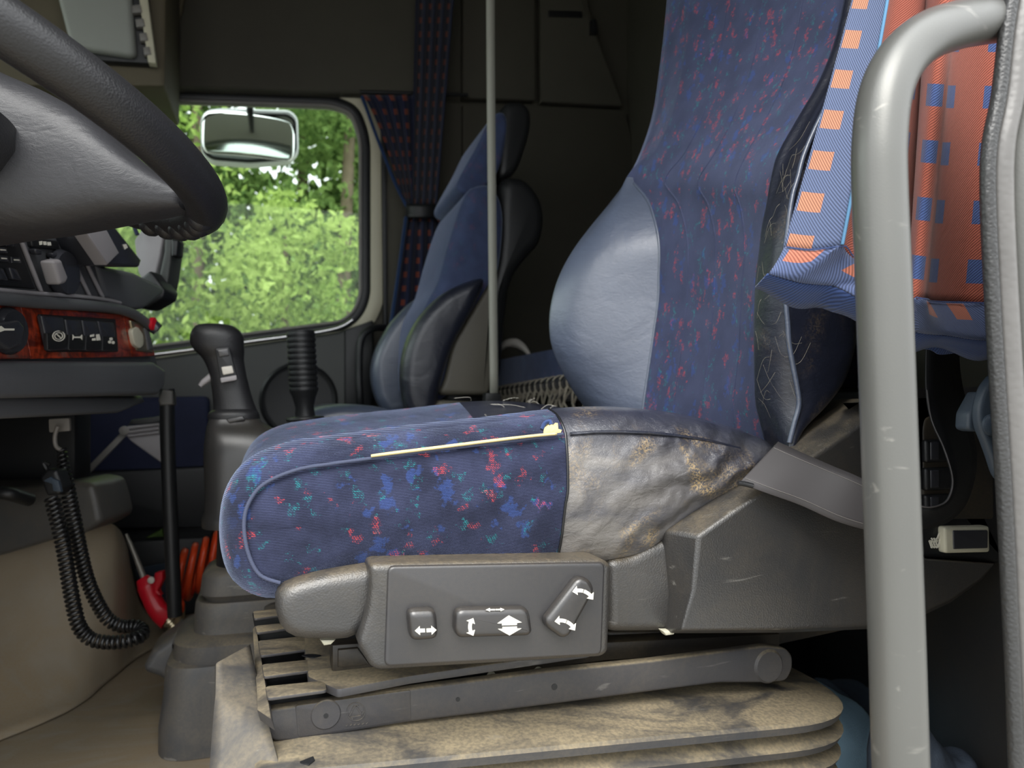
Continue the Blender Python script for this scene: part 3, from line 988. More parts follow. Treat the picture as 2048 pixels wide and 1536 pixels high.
def side_cover():
    Y0 = .648
    low = slab('side_cover', px_poly([(1215, 1118), (1262, 1112), (1300, 1092), (1330, 1080), (1350, 1062), (1490, 968), (1545, 925), (1640, 860), (1722, 797), (1960, 800), (1990, 900),
               (1990, 1120), (1960, 1160), (1900, 1203), (1830, 1236), (1750, 1256), (1560, 1264), (1215, 1268)], .668), (0, .05, 0), 'plastic', seat, .012, 4, .012)
    # the raised rear shield with its bevelled ridge
    face = [(1398, 1075), (1556, 962), (1620, 960), (1990, 960), (1990, 1120), (1960, 1160), (1900, 1203), (1830, 1236), (1750, 1256), (1560, 1264), (1352, 1266), (1385, 1180)]
    outr = [(1330, 1062), (1478, 962), (1560, 900), (1722, 797), (1838, 800), (1841, 1106), (1853, 1114), (1992, 1124), (1962, 1162), (1902, 1205), (1832, 1238), (1750, 1258), (1560, 1266), (1335, 1267), (1342, 1180)]
    fr = [P(x, y, .630) for x, y in face]
    # bevel ring: front face ring, then the outer ring further back
    def res(pl, n):
        # resample by corners matched in order
        return pl
    A = [P(x, y, .632) for x, y in [(1398, 1072), (1556, 962), (1610, 925), (1745, 835), (1835, 838), (1838, 1110), (1850, 1118), (1990, 1128), (1960, 1158), (1900, 1200), (1830, 1232), (1750, 1252), (1560, 1259), (1362, 1261), (1386, 1180)]]
    B = [P(x, y, .664) for x, y in outr]
    C = [b + Vector((0, .02, 0)) for b in B]
    A2 = [a + (sum(A, Vector()) / len(A) - a) * .02 for a in A]
    m = [a.lerp(b, .10) + Vector((0, -.0008, 0)) for a, b in zip(A, B)]
    o = rings_to('side_shield', [A, B, C], 'plastic', seat, ang=25)
    bv = o.modifiers.new('round', 'BEVEL'); bv.width = .008; bv.segments = 5; bv.limit_method = 'ANGLE'; bv.angle_limit = math.radians(14)
    # front cap
    slab('front_cap', px_poly([(542, 1180), (640, 1150), (770, 1130), (770, 1200), (722, 1287), (562, 1284)], .640), (0, .10, 0), 'plastic', seat, .014, 6, .022)
    slab('foot_lug', px_poly([(640, 1280), (648, 1292), (662, 1290), (672, 1280)], .66), (0, .01, 0), 'ivory', seat, .002, 2)
    slab('foot_lug', px_poly([(1325, 1262), (1333, 1272), (1348, 1270), (1354, 1262)], .66), (0, .01, 0), 'ivory', seat, .002, 2)
    # control box
    cb = slab('control_box', px_poly([(738, 1128), (1205, 1118), (1226, 1130), (1219, 1306), (1205, 1316), (758, 1343), (742, 1336), (714, 1288), (733, 1232), (740, 1180)], .626), (0, .06, 0), 'plastic', seat, .007, 4, .007)
    slab('control_plate', px_poly([(776, 1133), (1211, 1125), (1204, 1310), (769, 1334)], .6235), (0, .006, 0), 'plate', cb, .0025, 3, .006)

    def btn(pts, r, h, cr):
        return slab('rocker_button', px_poly(pts, .6235 - h), (0, h + .002, 0), 'button', cb, r, 5, cr)
    btn([(815, 1222), (874, 1219), (879, 1280), (822, 1285)], .007, .012, .007)
    btn([(912, 1219), (1060, 1216), (1067, 1266), (1058, 1274), (918, 1278), (910, 1262)], .007, .011, .008)
    btn([(1157, 1155), (1180, 1158), (1193, 1180), (1141, 1274), (1126, 1279), (1097, 1258), (1090, 1242)], .006, .011, .006)

    def pt(h):
        return lambda x, y: P(x, y, .6235 - h - .0006)
    f = .0008
    def arrow(x0, y0, x1, y1, w, hw, hl):
        a, b = Vector((x0, y0)), Vector((x1, y1)); t = (b - a).normalized(); nn_ = Vector((-t.y, t.x)); c = b - t * hl
        return [tuple(a + nn_ * w), tuple(c + nn_ * w), tuple(c + nn_ * hw), tuple(b), tuple(c - nn_ * hw), tuple(c - nn_ * w), tuple(a - nn_ * w)]
    def arc_arrow(cx, cy, R, a0, a1, w, hw, hl):
        n = 6; pl = []; pin = []
        ah = a1 - math.copysign(hl / R, a1 - a0)
        for k in range(n + 1):
            a = a0 + (ah - a0) * k / n
            pl.append((cx + (R + w) * math.cos(a), cy + (R + w) * math.sin(a))); pin.append((cx + (R - w) * math.cos(a), cy + (R - w) * math.sin(a)))
        return pl + [(cx + (R + hw) * math.cos(ah), cy + (R + hw) * math.sin(ah)), (cx + R * math.cos(a1), cy + R * math.sin(a1)), (cx + (R - hw) * math.cos(ah), cy + (R - hw) * math.sin(ah))] + pin[::-1]
    marks_each('arrow_print', [arrow(850, 1261, 830, 1262, 3.6, 9, 10), arrow(853, 1261, 873, 1260, 3.6, 9, 10)], pt(.012), (0, f, 0), 'white', cb)
    marks_each('arrow_print', [arc_arrow(966, 1254, 26, math.pi - .03, math.pi + .74, 3.6, 9, 10), arc_arrow(966, 1254, 26, math.pi + .03 - .06, math.pi - .74, 3.6, 9, 10),
               [(1018, 1231), (995, 1247), (1004, 1247), (1004, 1251), (1034, 1250), (1034, 1246), (1044, 1245)], [(996, 1258), (1005, 1258), (1005, 1254), (1034, 1253), (1034, 1257), (1043, 1257), (1019, 1271)]], pt(.011), (0, f, 0), 'white', cb)
    marks_each('arrow_print', [arrow(990, 1219.5, 972, 1220, 1.2, 3.5, 8), arrow(991, 1219.5, 1009, 1219, 1.2, 3.5, 8)], pt(.0105), (0, f, 0), 'white', cb)
    marks_each('arrow_print', [arc_arrow(1158, 1212, 31, -1.30, -2.0, 3.6, 9, 10), arc_arrow(1158, 1212, 31, -1.24, -.42, 3.6, 9, 10),
               arc_arrow(1121, 1272, 31, -1.20, -1.95, 3.6, 9, 10), arc_arrow(1121, 1272, 31, -1.14, -.36, 3.6, 9, 10)], pt(.011), (0, f, 0), 'white', cb)


side_cover()


def heater_panel():
    hp = slab('switch_panel', px_poly([(1700, 806), (2010, 800), (2014, 1128), (1846, 1116), (1840, 1090), (1845, 806)], .64), (0, .02, 0), 'black', seat, .006, 3, .006)
    hp.name = 'switch_panel'
    pan = slab('pocket_rim', px_poly([(1846, 856), (1850, 836), (1862, 830), (1990, 830), (1990, 1040), (1846, 1040)], .6385), (0, .012, 0), 'blackmetal', hp, .004, 3, .006)
    for y in (880, 936, 990):
        slab('blank_switch', px_poly([(1852, y), (1907, y - 2), (1910, y + 44), (1853, y + 46)], .6335), (0, .01, 0), 'black', hp, .004, 3, .004)
        slab('blank_switch', px_poly([(1862, y + 4), (1880, y + 3), (1880, y + 40), (1862, y + 41)], .6325), (0, .01, 0), 'knob', hp, .002, 3, .002)
    fr = slab('switch_frame', px_poly([(1890, 1054), (1980, 1052), (1981, 1105), (1891, 1107)], .631), (0, .012, 0), 'ivory', hp, .003, 3, .004)
    slab('rocker', px_poly([(1907, 1061), (1977, 1060), (1977, 1097), (1908, 1099)], .6295), (0, .01, 0), 'knob', hp, .002, 3, .002)
    # heated seat pictogram
    def pt(x, y): return P(x, y, .6385)
    L = []
    def ln(a, b, w=1.3):
        a, b = Vector(a), Vector(b); t = (b - a).normalized(); nn_ = Vector((-t.y, t.x)) * w
        L.append([tuple(a + nn_), tuple(b + nn_), tuple(b - nn_), tuple(a - nn_)])
    ln((1858, 1081), (1862, 1093)); ln((1862, 1093), (1876, 1094)); ln((1876, 1094), (1882, 1067)); ln((1882, 1067), (1878, 1066)); ln((1878, 1066), (1872, 1084)); ln((1872, 1084), (1858, 1081))
    for x in (1862, 1867, 1872):
        ln((x, 1076), (x + 2.5, 1080)); ln((x + 2.5, 1080), (x - .5, 1086)); ln((x - .5, 1086), (x + 2.5, 1091)); ln((x + 2.5, 1091), (x, 1096))
    flat_marks('heat_symbol', L, pt, (0, -.0008, 0), 'white', hp)


heater_panel()

# ================================================================== SEAT BASE
base = thing('suspension_base', 'dusty black seat suspension base with rubber bellows, under the driver seat', 'base', (.28, .9, 0))


def seat_base():
    # side plate
    sp = slab('side_plate', px_poly([(534, 1420), (820, 1378), (1100, 1342), (1300, 1322), (1530, 1292), (1572, 1296), (1586, 1312), (1586, 1338), (1574, 1362), (1540, 1366), (1440, 1366), (1300, 1384), (1100, 1410), (820, 1445), (590, 1482), (545, 1484), (530, 1460)], .690), (0, .012, 0), 'base', base, .003, 3, .006)
    slab('label_recess', px_poly([(590, 1412), (822, 1380), (822, 1440), (596, 1476)], .6892), (0, .004, 0), 'base', sp, .0012, 2, .003)
    lathe('boss', P(652, 1430, .688), (0, 1, 0), [(0, 0), (.0125, 0), (.0135, .001), (.0135, .004)], 'base', sp, 28)
    lathe('boss_hole', P(652, 1432, .6874), (0, 1, 0), [(0, 0), (.0021, 0), (.0021, .002)], 'black', sp, 12)
    # moulded recycling triangle
    pts = []
    for k in range(24):
        a = k / 24 * 2 * math.pi; pts.append((712 + 18 * math.cos(a), 1424 + 18 * math.sin(a)))
    def rline(a, b, w=1.2):
        a, b = Vector(a), Vector(b); t = (b - a).normalized(); nn_ = Vector((-t.y, t.x)) * w
        return [tuple(a + nn_), tuple(b + nn_), tuple(b - nn_), tuple(a - nn_)]
    L = [rline(pts[i], pts[(i + 1) % 24], .8) for i in range(24)]
    L += [rline((712, 1412), (724, 1430)), rline((722, 1432), (702, 1435)), rline((699, 1432), (709, 1412)), rline((712, 1412), (718, 1413)), rline((724, 1430), (726, 1424)), rline((702, 1435), (706, 1439))]
    for k in range(6):
        L.append(rline((692 + k * 8, 1453 - k * .8), (692 + k * 8 + 4, 1450 - k * .8), .9))
    flat_marks('recycling_mark', L, lambda x, y: P(x, y, .6884), (0, .001, 0), 'base', sp)
    for (x, y, r) in ((1109, 1374, .0032), (916, 1399, .0022), (1528, 1334, .0024), (1556, 1335, .003)):
        lathe('hole', P(x, y, .6896), (0, 1, 0), [(0, 0), (r, 0), (r, .003)], 'black', sp, 14)
    lathe('end_boss', P(1540, 1334, .6875), (0, 1, 0), [(0, 0), (.0165, 0), (.019, .0025), (.019, .004)], 'base', sp, 28)
    # dusty tray: fingers over dark slots
    slots = [(1234, 1250), (1250, 1276), (1282, 1304), (1312, 1340), (1350, 1374), (1378, 1412)]
    zt = P(560, 1340, .74).z
    tray_b = slab('tray_floor', [PZ(505, 1225, zt - .022), PZ(960, 1200, zt - .022), PZ(980, 1345, zt - .022), PZ(700, 1400, zt - .022), PZ(536, 1420, zt - .022)], (0, 0, -.004), 'black', base, .001, 1)
    fl = [(506, 1232, 1240), (512, 1252, 1262), (517, 1277, 1302), (524, 1316, 1342), (530, 1356, 1384)]
    xl = [(1222, 502), (1420, 536)]
    def left(y): return 504 + (y - 1222) * .165
    for (ya, yb, xr) in ((1222, 1237, 680), (1251, 1265, 690), (1281, 1311, 720), (1328, 1353, 650), (1372, 1396, 650)):
        pts = [PZ(left(ya) + 2, ya, zt), PZ(xr, ya - (xr - left(ya)) * .10, zt), PZ(xr + 4, yb - (xr - left(yb)) * .14, zt), PZ(left(yb) + 2, yb, zt)]
        slab('tray_finger', pts, (0, 0, -.003), 'base', base, .001, 2, .004)
    slab('tray_deck', [PZ(600, 1225, zt + .0005), PZ(1120, 1190, zt), PZ(1180, 1300, zt), PZ(820, 1352, zt), PZ(676, 1378, zt + .0005), PZ(616, 1352, zt + .0005)], (0, 0, -.008), 'base', base, .002, 2, .004)
    slab('tray_slot', [PZ(600, 1310, zt + .001), PZ(622, 1307, zt + .001), PZ(646, 1310, zt + .001), PZ(624, 1316, zt + .001)], (0, 0, -.001), 'black', base, .0003, 1, .004)
    # front lip of the tray
    slab('tray_lip', [PZ(497, 1232, zt + .004), PZ(505, 1228, zt + .004), PZ(538, 1424, zt + .002), PZ(530, 1470, zt - .03), PZ(522, 1420, zt - .02)], (.003, 0, -.01), 'base', base, .001, 2)
    # slide rail
    rl = slab('slide_rail', px_poly([(616, 1346), (660, 1336), (900, 1312), (1210, 1285), (1560, 1268), (1560, 1300), (1210, 1322), (938, 1358), (840, 1370), (690, 1376), (622, 1378)], .735), (0, .03, 0), 'blackmetal', base, .002, 2)
    slab('rail_end', px_poly([(612, 1342), (620, 1345), (626, 1378), (618, 1375)], .733), (0, .05, 0), 'base', base, .001, 2)
    slab('link_arm', px_poly([(842, 1358), (850, 1352), (934, 1346), (934, 1360), (842, 1372)], .728), (0, .006, 0), 'blackmetal', base, .002, 2, .004)
    slab('bracket', px_poly([(664, 1290), (735, 1285), (770, 1345), (664, 1352)], .72), (0, .03, 0), 'blackmetal', base, .003, 2)
    slab('latch_plate', px_poly([(676, 1300), (716, 1296), (740, 1330), (676, 1336)], .716), (0, .01, 0), 'blackmetal', base, .002, 2)
    slab('air_valve', px_poly([(905, 1330), (932, 1328), (934, 1356), (905, 1358)], .74), (0, .03, 0), 'black', base, .002, 2)
    for x in (982, 1076):
        lathe('rivet', P(x, 1352 - (x - 982) * .10, .722), (0, -1, -.0), [(.005, 0), (.005, .001), (.0035, .003), (0, .0036)], 'ivory', base, 14)
    tube('cross_tube', [P(1155, 1335, .75), P(1160, 1318, .76), P(1190, 1310, .78)], .006, 'black', base, 8)
    slab('seat_pan', px_poly([(1215, 1262), (1700, 1258), (1560, 1290), (1215, 1300)], .76), (0, .36, 0), 'blackmetal', base, .003, 2)
    # bellows: one rubber boot in folds
    tilt = -.058
    def rr(x0, x1, y0, y1, c, z, n=10):
        x0 += .045
        q = fillet([Vector((x0, y0)), Vector((x1, y0)), Vector((x1, y1)), Vector((x0, y1))], [.02, c, c, .02], n)
        return [Vector((v.x, v.y, z + tilt * v.x)) for v in q]
    R = [rr(-.012, .555, .700, 1.12, .03, .2820), rr(-.02, .57, .694, 1.13, .04, .2800), rr(-.035, .60, .668, 1.15, .07, .2775), rr(-.055, .638, .640, 1.18, .13, .2745), rr(-.06, .643, .637, 1.18, .132, .2715), rr(-.055, .640, .638, 1.18, .132, .2640), rr(-.045, .640, .646, 1.17, .125, .2635)]
    z = .261
    for k, (dz, out) in enumerate(((.026, 0), (.024, .002), (.022, .004), (.022, .004), (.022, .004), (.022, .004))):
        R += [rr(-.02, .605, .668, 1.15, .11, z - .001), rr(-.045, .638 - out * 2, .646, 1.17, .125, z - dz * .50), rr(-.052, .645 - out * 2, .640, 1.175, .13, z - dz * .62), rr(-.048, .641 - out * 2, .642, 1.175, .13, z - dz * .9), rr(-.03, .62, .655, 1.16, .12, z - dz * .97)]
        z -= dz
    R += [rr(-.02, .60, .67, 1.15, .1, z), rr(-.02, .60, .67, 1.15, .1, .02)]
    rings_to('bellows', R, 'rubber', base, ang=35)
    slab('boot_hole', [PZ(597, 1516, .2745), PZ(604, 1508, .2745), PZ(626, 1509, .2745), PZ(630, 1520, .2745), PZ(618, 1529, .2745), PZ(600, 1526, .2745)], (0, 0, -.001), 'black', base, .0003, 1)
    slab('bolt_plate', [Vector((-.0, .75, 0.0)), Vector((.56, .75, 0)), Vector((.56, 1.1, 0)), Vector((0, 1.1, 0))], (0, 0, .03), 'black', base, .002, 1)
    # front skirt of stiff rubber
    A = [P(432, 1328, .76), P(431, 1380, .735), P(429, 1430, .715), P(414, 1640, .66)]
    B = [P(499, 1292, .80), P(520, 1385, .735), P(545, 1480, .675), P(590, 1640, .615)]
    ribbon('front_skirt', A, B, 'skirt', base, .004, 8, 6)


seat_base()
# ================================================================== SEAT BELT
def belt():
    t = thing('seat_belt', 'grey webbing seat belt looped over the plastic shield of the driver seat', 'seat belt', P(1600, 960, .62))
    A = [P(1478, 966, .628), P(1530, 985, .616), P(1600, 1010, .606), P(1680, 1045, .592), P(1760, 1064, .585), P(1835, 1060, .582)]
    B = [P(1556, 884, .640), P(1602, 905, .622), P(1660, 930, .605), P(1720, 955, .588), P(1775, 985, .58), P(1828, 1010, .578)]
    w = ribbon('webbing', A, B, 'belt', t, .0014, 8, 6)
    for f in (.12, .86):
        a = [p.lerp(q, f) + Vector((0, -.0014, 0)) for p, q in zip(spline(A, 8), spline(B, 8))]
        tube('stitching', a[::2], .0003, 'greymetal', w, 4, 2)
    tube('folded_edge', [P(1476, 966, .627), P(1490, 968, .625), P(1506, 972, .622)], .0026, 'black', w, 8)
    A2 = [P(1835, 1060, .582), P(1895, 1044, .585), P(1935, 1000, .59), P(1953, 920, .60), P(1940, 840, .62), P(1922, 760, .63), P(1918, 690, .63), P(1930, 560, .60)]
    B2 = [P(1828, 1010, .578), P(1862, 1014, .570), P(1893, 1000, .568), P(1904, 960, .568), P(1888, 900, .575), P(1862, 840, .59), P(1852, 780, .60), P(1852, 690, .60)]
    l = ribbon('webbing', A2, B2, 'black', t, .0016, 8, 4); l['label'] = 'dark shaded loop of the belt webbing going up'  # same grey webbing, coloured black here so its shade is painted in
    tube('bound_edge', [p + Vector((0, -.001, 0)) for p in B2[:7]], .0009, 'belt', l, 6)
    # belt reel cover on the pillar
    rc = slab('reel_cover', px_poly([(2060, 725), (2000, 740), (1972, 772), (1960, 815), (1962, 850), (1982, 900), (2002, 962), (2060, 980)], .50), (0, .010, 0), 'blueplastic', t, .006, 4, .01)
    slab('guide', px_poly([(1965, 780), (1940, 826), (1938, 858), (1950, 864), (1970, 862), (1980, 840)], .515), (0, .016, 0), 'blueplastic', t, .004, 3, .004)
    lathe('cap', P(1980, 850, .499), (0, -1, 0), [(.010, 0), (.010, .002), (.008, .004), (0, .005)], 'blueplastic', t, 18)


belt()
# ================================================================== GRAB HANDLE
gh = thing('grab_handle', 'thick grey tubular grab handle beside the door opening, in front of the curtain', 'handle', P(1790, 1400, .372))
pts = [P(1806, 1640, .372), P(1800, 1500, .372), P(1792, 1250, .372), P(1779, 900, .372), P(1768, 600, .372), P(1759, 380, .373), P(1759, 280, .374), P(1770, 190, .376), P(1800, 122, .379), P(1850, 75, .383), P(1910, 52, .392), P(1970, 42, .404), P(2040, 36, .424)]
tube('tube', pts, .0168, 'handle', gh, 24, 6)
tube('foot', [P(1806, 1636, .372), P(1830, 1760, .39), P(1900, 1850, .412)], .0168, 'handle', gh, 24, 6)

# ================================================================== NEAR CURTAIN
def cloth_grid(name, cols, mat, parent, nrow=40, sub=5, thick=.0012, u0=0., v0=0., useg=None, ripple=.0):
    """cols: list of (px_top, px_bottom, y_bottom, Y, Ybot) ; rows run from y_top to y_bottom; UV in metres"""
    ytop = -160
    rows = []
    ts = [-.9, -.72, -.54, -.36, -.24, -.12] + [k / nrow for k in range(nrow + 1)]
    for t in ts:
        c = []
        for (xt, xb, yb, Yt, Yb) in cols:
            y = ytop + (yb - ytop) * t
            c.append(P(xt + (xb - xt) * (t ** 1.08 if t > 0 else t * .6), y, Yt + (Yb - Yt) * t))
        rows.append(spline(c, sub))
    mid = rows[6 + nrow * 3 // 4]
    us = [0.]
    for a, b in zip(mid, mid[1:]): us.append(us[-1] + (b - a).length)
    uv = []
    for k, r in enumerate(rows):
        v = math.copysign((rows[6][len(r) // 2] - r[len(r) // 2]).length, k - 6)
        uv.append([(u0 + u, v0 + v) for u in us])
    o = grid(name, rows, mat, parent, thick, uv, 70)
    return o, rows, us


def near_curtain():
    t = thing('side_curtain', 'orange and blue check curtain hanging behind the grey grab handle', 'curtain', P(1800, 0, .52))
    # blue facing strip with one row of orange squares
    blue = [(1742, 1566, 496, .512, .508), (1772, 1626, 502, .500, .494), (1798, 1682, 490, .488, .480)]
    _, rb, _ = cloth_grid('facing_strip', blue, 'cur_b', t)
    tube('edge_cord', [r[-1] + Vector((0, -.0015, 0)) for r in rb[::2]], .0014, 'cur_e', t, 8, 2)
    org = [(1798, 1682, 490, .489, .481), (1812, 1696, 512, .500, .492), (1862, 1762, 560, .500, .490), (1868, 1822, 590, .520, .512), (1862, 1815, 590, .505, .49), (1895, 1822, 596, .470, .462), (1922, 1846, 600, .468, .462), (1928, 1858, 604, .492, .490), (1990, 1920, 606, .500, .498), (2060, 1990, 608, .490, .486), (2140, 2080, 610, .498, .494)]
    _, ro, _ = cloth_grid('cloth', org, 'cur_o', t, sub=6, u0=.0)
    # hem band follows the lower edges
    top = [r for r in rb[-1]] + [r for r in ro[-1][2:]]
    low_px = [(1535, 548), (1600, 566), (1662, 572), (1700, 588), (1780, 640), (1830, 664), (1900, 672), (1960, 680), (2070, 682)]
    low = spline([P(x, y, .498 if i < 3 else .486) for i, (x, y) in enumerate(low_px)], 8)
    n = len(low)
    def samp(L, f):
        x = f * (len(L) - 1); i = min(int(x), len(L) - 2); return L[i].lerp(L[i + 1], x - i)
    # match by horizontal pixel order
    def resample(L, m):
        d = [0.]
        for a, b in zip(L, L[1:]): d.append(d[-1] + abs((b - a).x) + 1e-6)
        out = []
        for k in range(m):
            s = d[-1] * k / (m - 1); i = 0
            while i < len(d) - 2 and d[i + 1] < s: i += 1
            out.append(L[i].lerp(L[i + 1], (s - d[i]) / (d[i + 1] - d[i])))
        return out
    m = 60
    T, B = resample(top, m), resample(low, m)
    rows, uv = [], []
    us = [0.]
    for a, b in zip(B, B[1:]): us.append(us[-1] + (b - a).length)
    for k in range(7):
        f = k / 6
        rows.append([a.lerp(b, f) + Vector((0, -.0016 - .0012 * math.sin(math.pi * f), 0)) for a, b in zip(T, B)])
        uv.append([(u, (a - b).length * f) for u, a, b in zip(us, T, B)])
    grid('hem', rows, 'cur_h', t, .0016, uv, 70)
    tube('hem_stitch', [p + Vector((0, -.0030, 0)) for p in rows[0][::2]], .0006, 'cur_l', t, 5, 2)
    # turned-under inside of the hem, and a second fold behind it
    a = B; b = [p + Vector((.010, .030, -.006 - .010 * math.sin(3.0 * i / m * math.pi) ** 2)) for i, p in enumerate(B)]
    uvs = [[(i * .004, k * .004) for i in range(m)] for k in range(4)]
    grid('lining', [[p.lerp(q, k / 3) for p, q in zip(a, b)] for k in range(4)], 'cur_l', t, .0014, uvs, 70)
    ends = [rb[0][0], rb[0][-1], ro[0][-1]]
    tube('curtain_rail', [Vector((ends[0].x - .06, ends[0].y + .01, ends[0].z)), Vector((ends[1].x, ends[0].y + .01, ends[0].z)), Vector((ends[2].x + .06, ends[0].y + .01, ends[0].z))], .006, 'black', t, 8)
    px2 = [(1690, 596), (1700, 608), (1760, 655), (1815, 690), (1830, 697), (1862, 700), (1880, 709), (1920, 705), (1985, 692), (2070, 690)]
    lo2 = resample(spline([P(x, y, .53) for x, y in px2], 8), m)
    up2 = [Vector((p.x + .01, .535, p.z + .22)) for p in lo2]
    grid('lining', [[p.lerp(q, k / 5) for p, q in zip(up2, lo2)] for k in range(6)], 'cur_l', t, .0014, [[(i * .004, k * .03) for i in range(m)] for k in range(6)], 70)


near_curtain()

# ================================================================== STEERING WHEEL
def steering_wheel():
    C = Vector((-.2753, .7677, .8672)); ti, ro, R = .4008, -.0503, .225
    t = thing('steering_wheel', 'black leather steering wheel with a broad grey spoke, top left', 'steering wheel', C)
    u = Vector((-math.cos(ti), 0, math.sin(ti))); w = Vector((0, -math.cos(ro), -math.sin(ro)))
    ax = u.cross(w).normalized()
    if ax.z < 0: ax = -ax
    pts = [C + R * (math.cos(a) * u + math.sin(a) * w) for a in [2 * math.pi * k / 72 for k in range(72)]]
    rim = tube('rim', pts, .0205, 'wheel', t, 20, 1, True, raw=True)
    # finger bumps under the far side of the rim
    for k in range(6):
        a = math.pi * (1.04 + .045 * k)
        p = C + R * (math.cos(a) * u + math.sin(a) * w)
        lathe('finger_grip', p - ax * .016 , -ax, [(.0135, -.006), (.0125, .002), (.009, .0065), (.004, .009), (0, .0095)], 'wheel', rim, 14)
    # raised scale patch on the near rim
    # broad lower spoke: rings from the hub to the rim
    st = [(-150, 105, 500, .74, .055), (-60, 120, 490, .735, .06), (10, 150, 478, .73, .065), (42, 166, 474, .725, .06), (120, 200, 466, .725, .052), (200, 248, 452, .725, .046), (262, 306, 440, .725, .040), (318, 350, 432, .725, .030), (372, 384, 422, .725, .018)]
    rings = []
    ctr = []
    for (x, y0, y1, d, h) in st:
        a, b = D(x, y0, d), D(x, y1, d)
        c = (a + b) / 2; v = (a - b) / 2; q = (FW - v.normalized() * FW.dot(v.normalized())).normalized()
        ring = []
        for k in range(28):
            th = 2 * math.pi * k / 28
            cs, sn = math.cos(th), math.sin(th)
            e = .62
            f = lambda z: math.copysign(abs(z) ** e, z)
            ring.append(c + v * f(cs) + q * h * f(sn))
        rings.append(ring)
    cols = list(zip(*rings)); cols = [spline(c, 4) for c in cols]
    rings_to('spoke', [list(r) for r in zip(*cols)], 'spoke', t, ang=70)
    # hub and column
    lathe('hub', C - ax * .075 + Vector((-.02, 0, 0)), ax, [(.02, 0), (.06, .0), (.076, .02), (.08, .05), (.072, .07), (.04, .08), (0, .082)], 'wheel', t, 72)
    for s in (-1, 1):
        tube('spoke_arm', [C + u * .05 + w * s * .05 - ax * .02, C + u * .09 + w * s * .13 - ax * .012, C + R * (math.cos(s * 1.0) * u + math.sin(s * 1.0) * w)], [.024, .018, .015], 'wheel', t, 12)
    tube('column', [C - ax * .06, C - ax * .2 + Vector((-.05, 0, 0)), C - ax * .36 + Vector((-.2, 0, 0))], [.05, .055, .06], 'black', t, 20)


steering_wheel()

# ================================================================== DASHBOARD
A0 = D(0, 650, .90); B0_ = D(290, 650, 1.30)
TD = Vector((B0_.x - A0.x, B0_.y - A0.y, 0)).normalized()
ND = Vector((TD.y, -TD.x, 0))           # faces the driver
if ND.dot(CAM - A0) < 0: ND = -ND


def dp(x, y, off=0.): return hit(x, y, A0 + ND * off, ND)


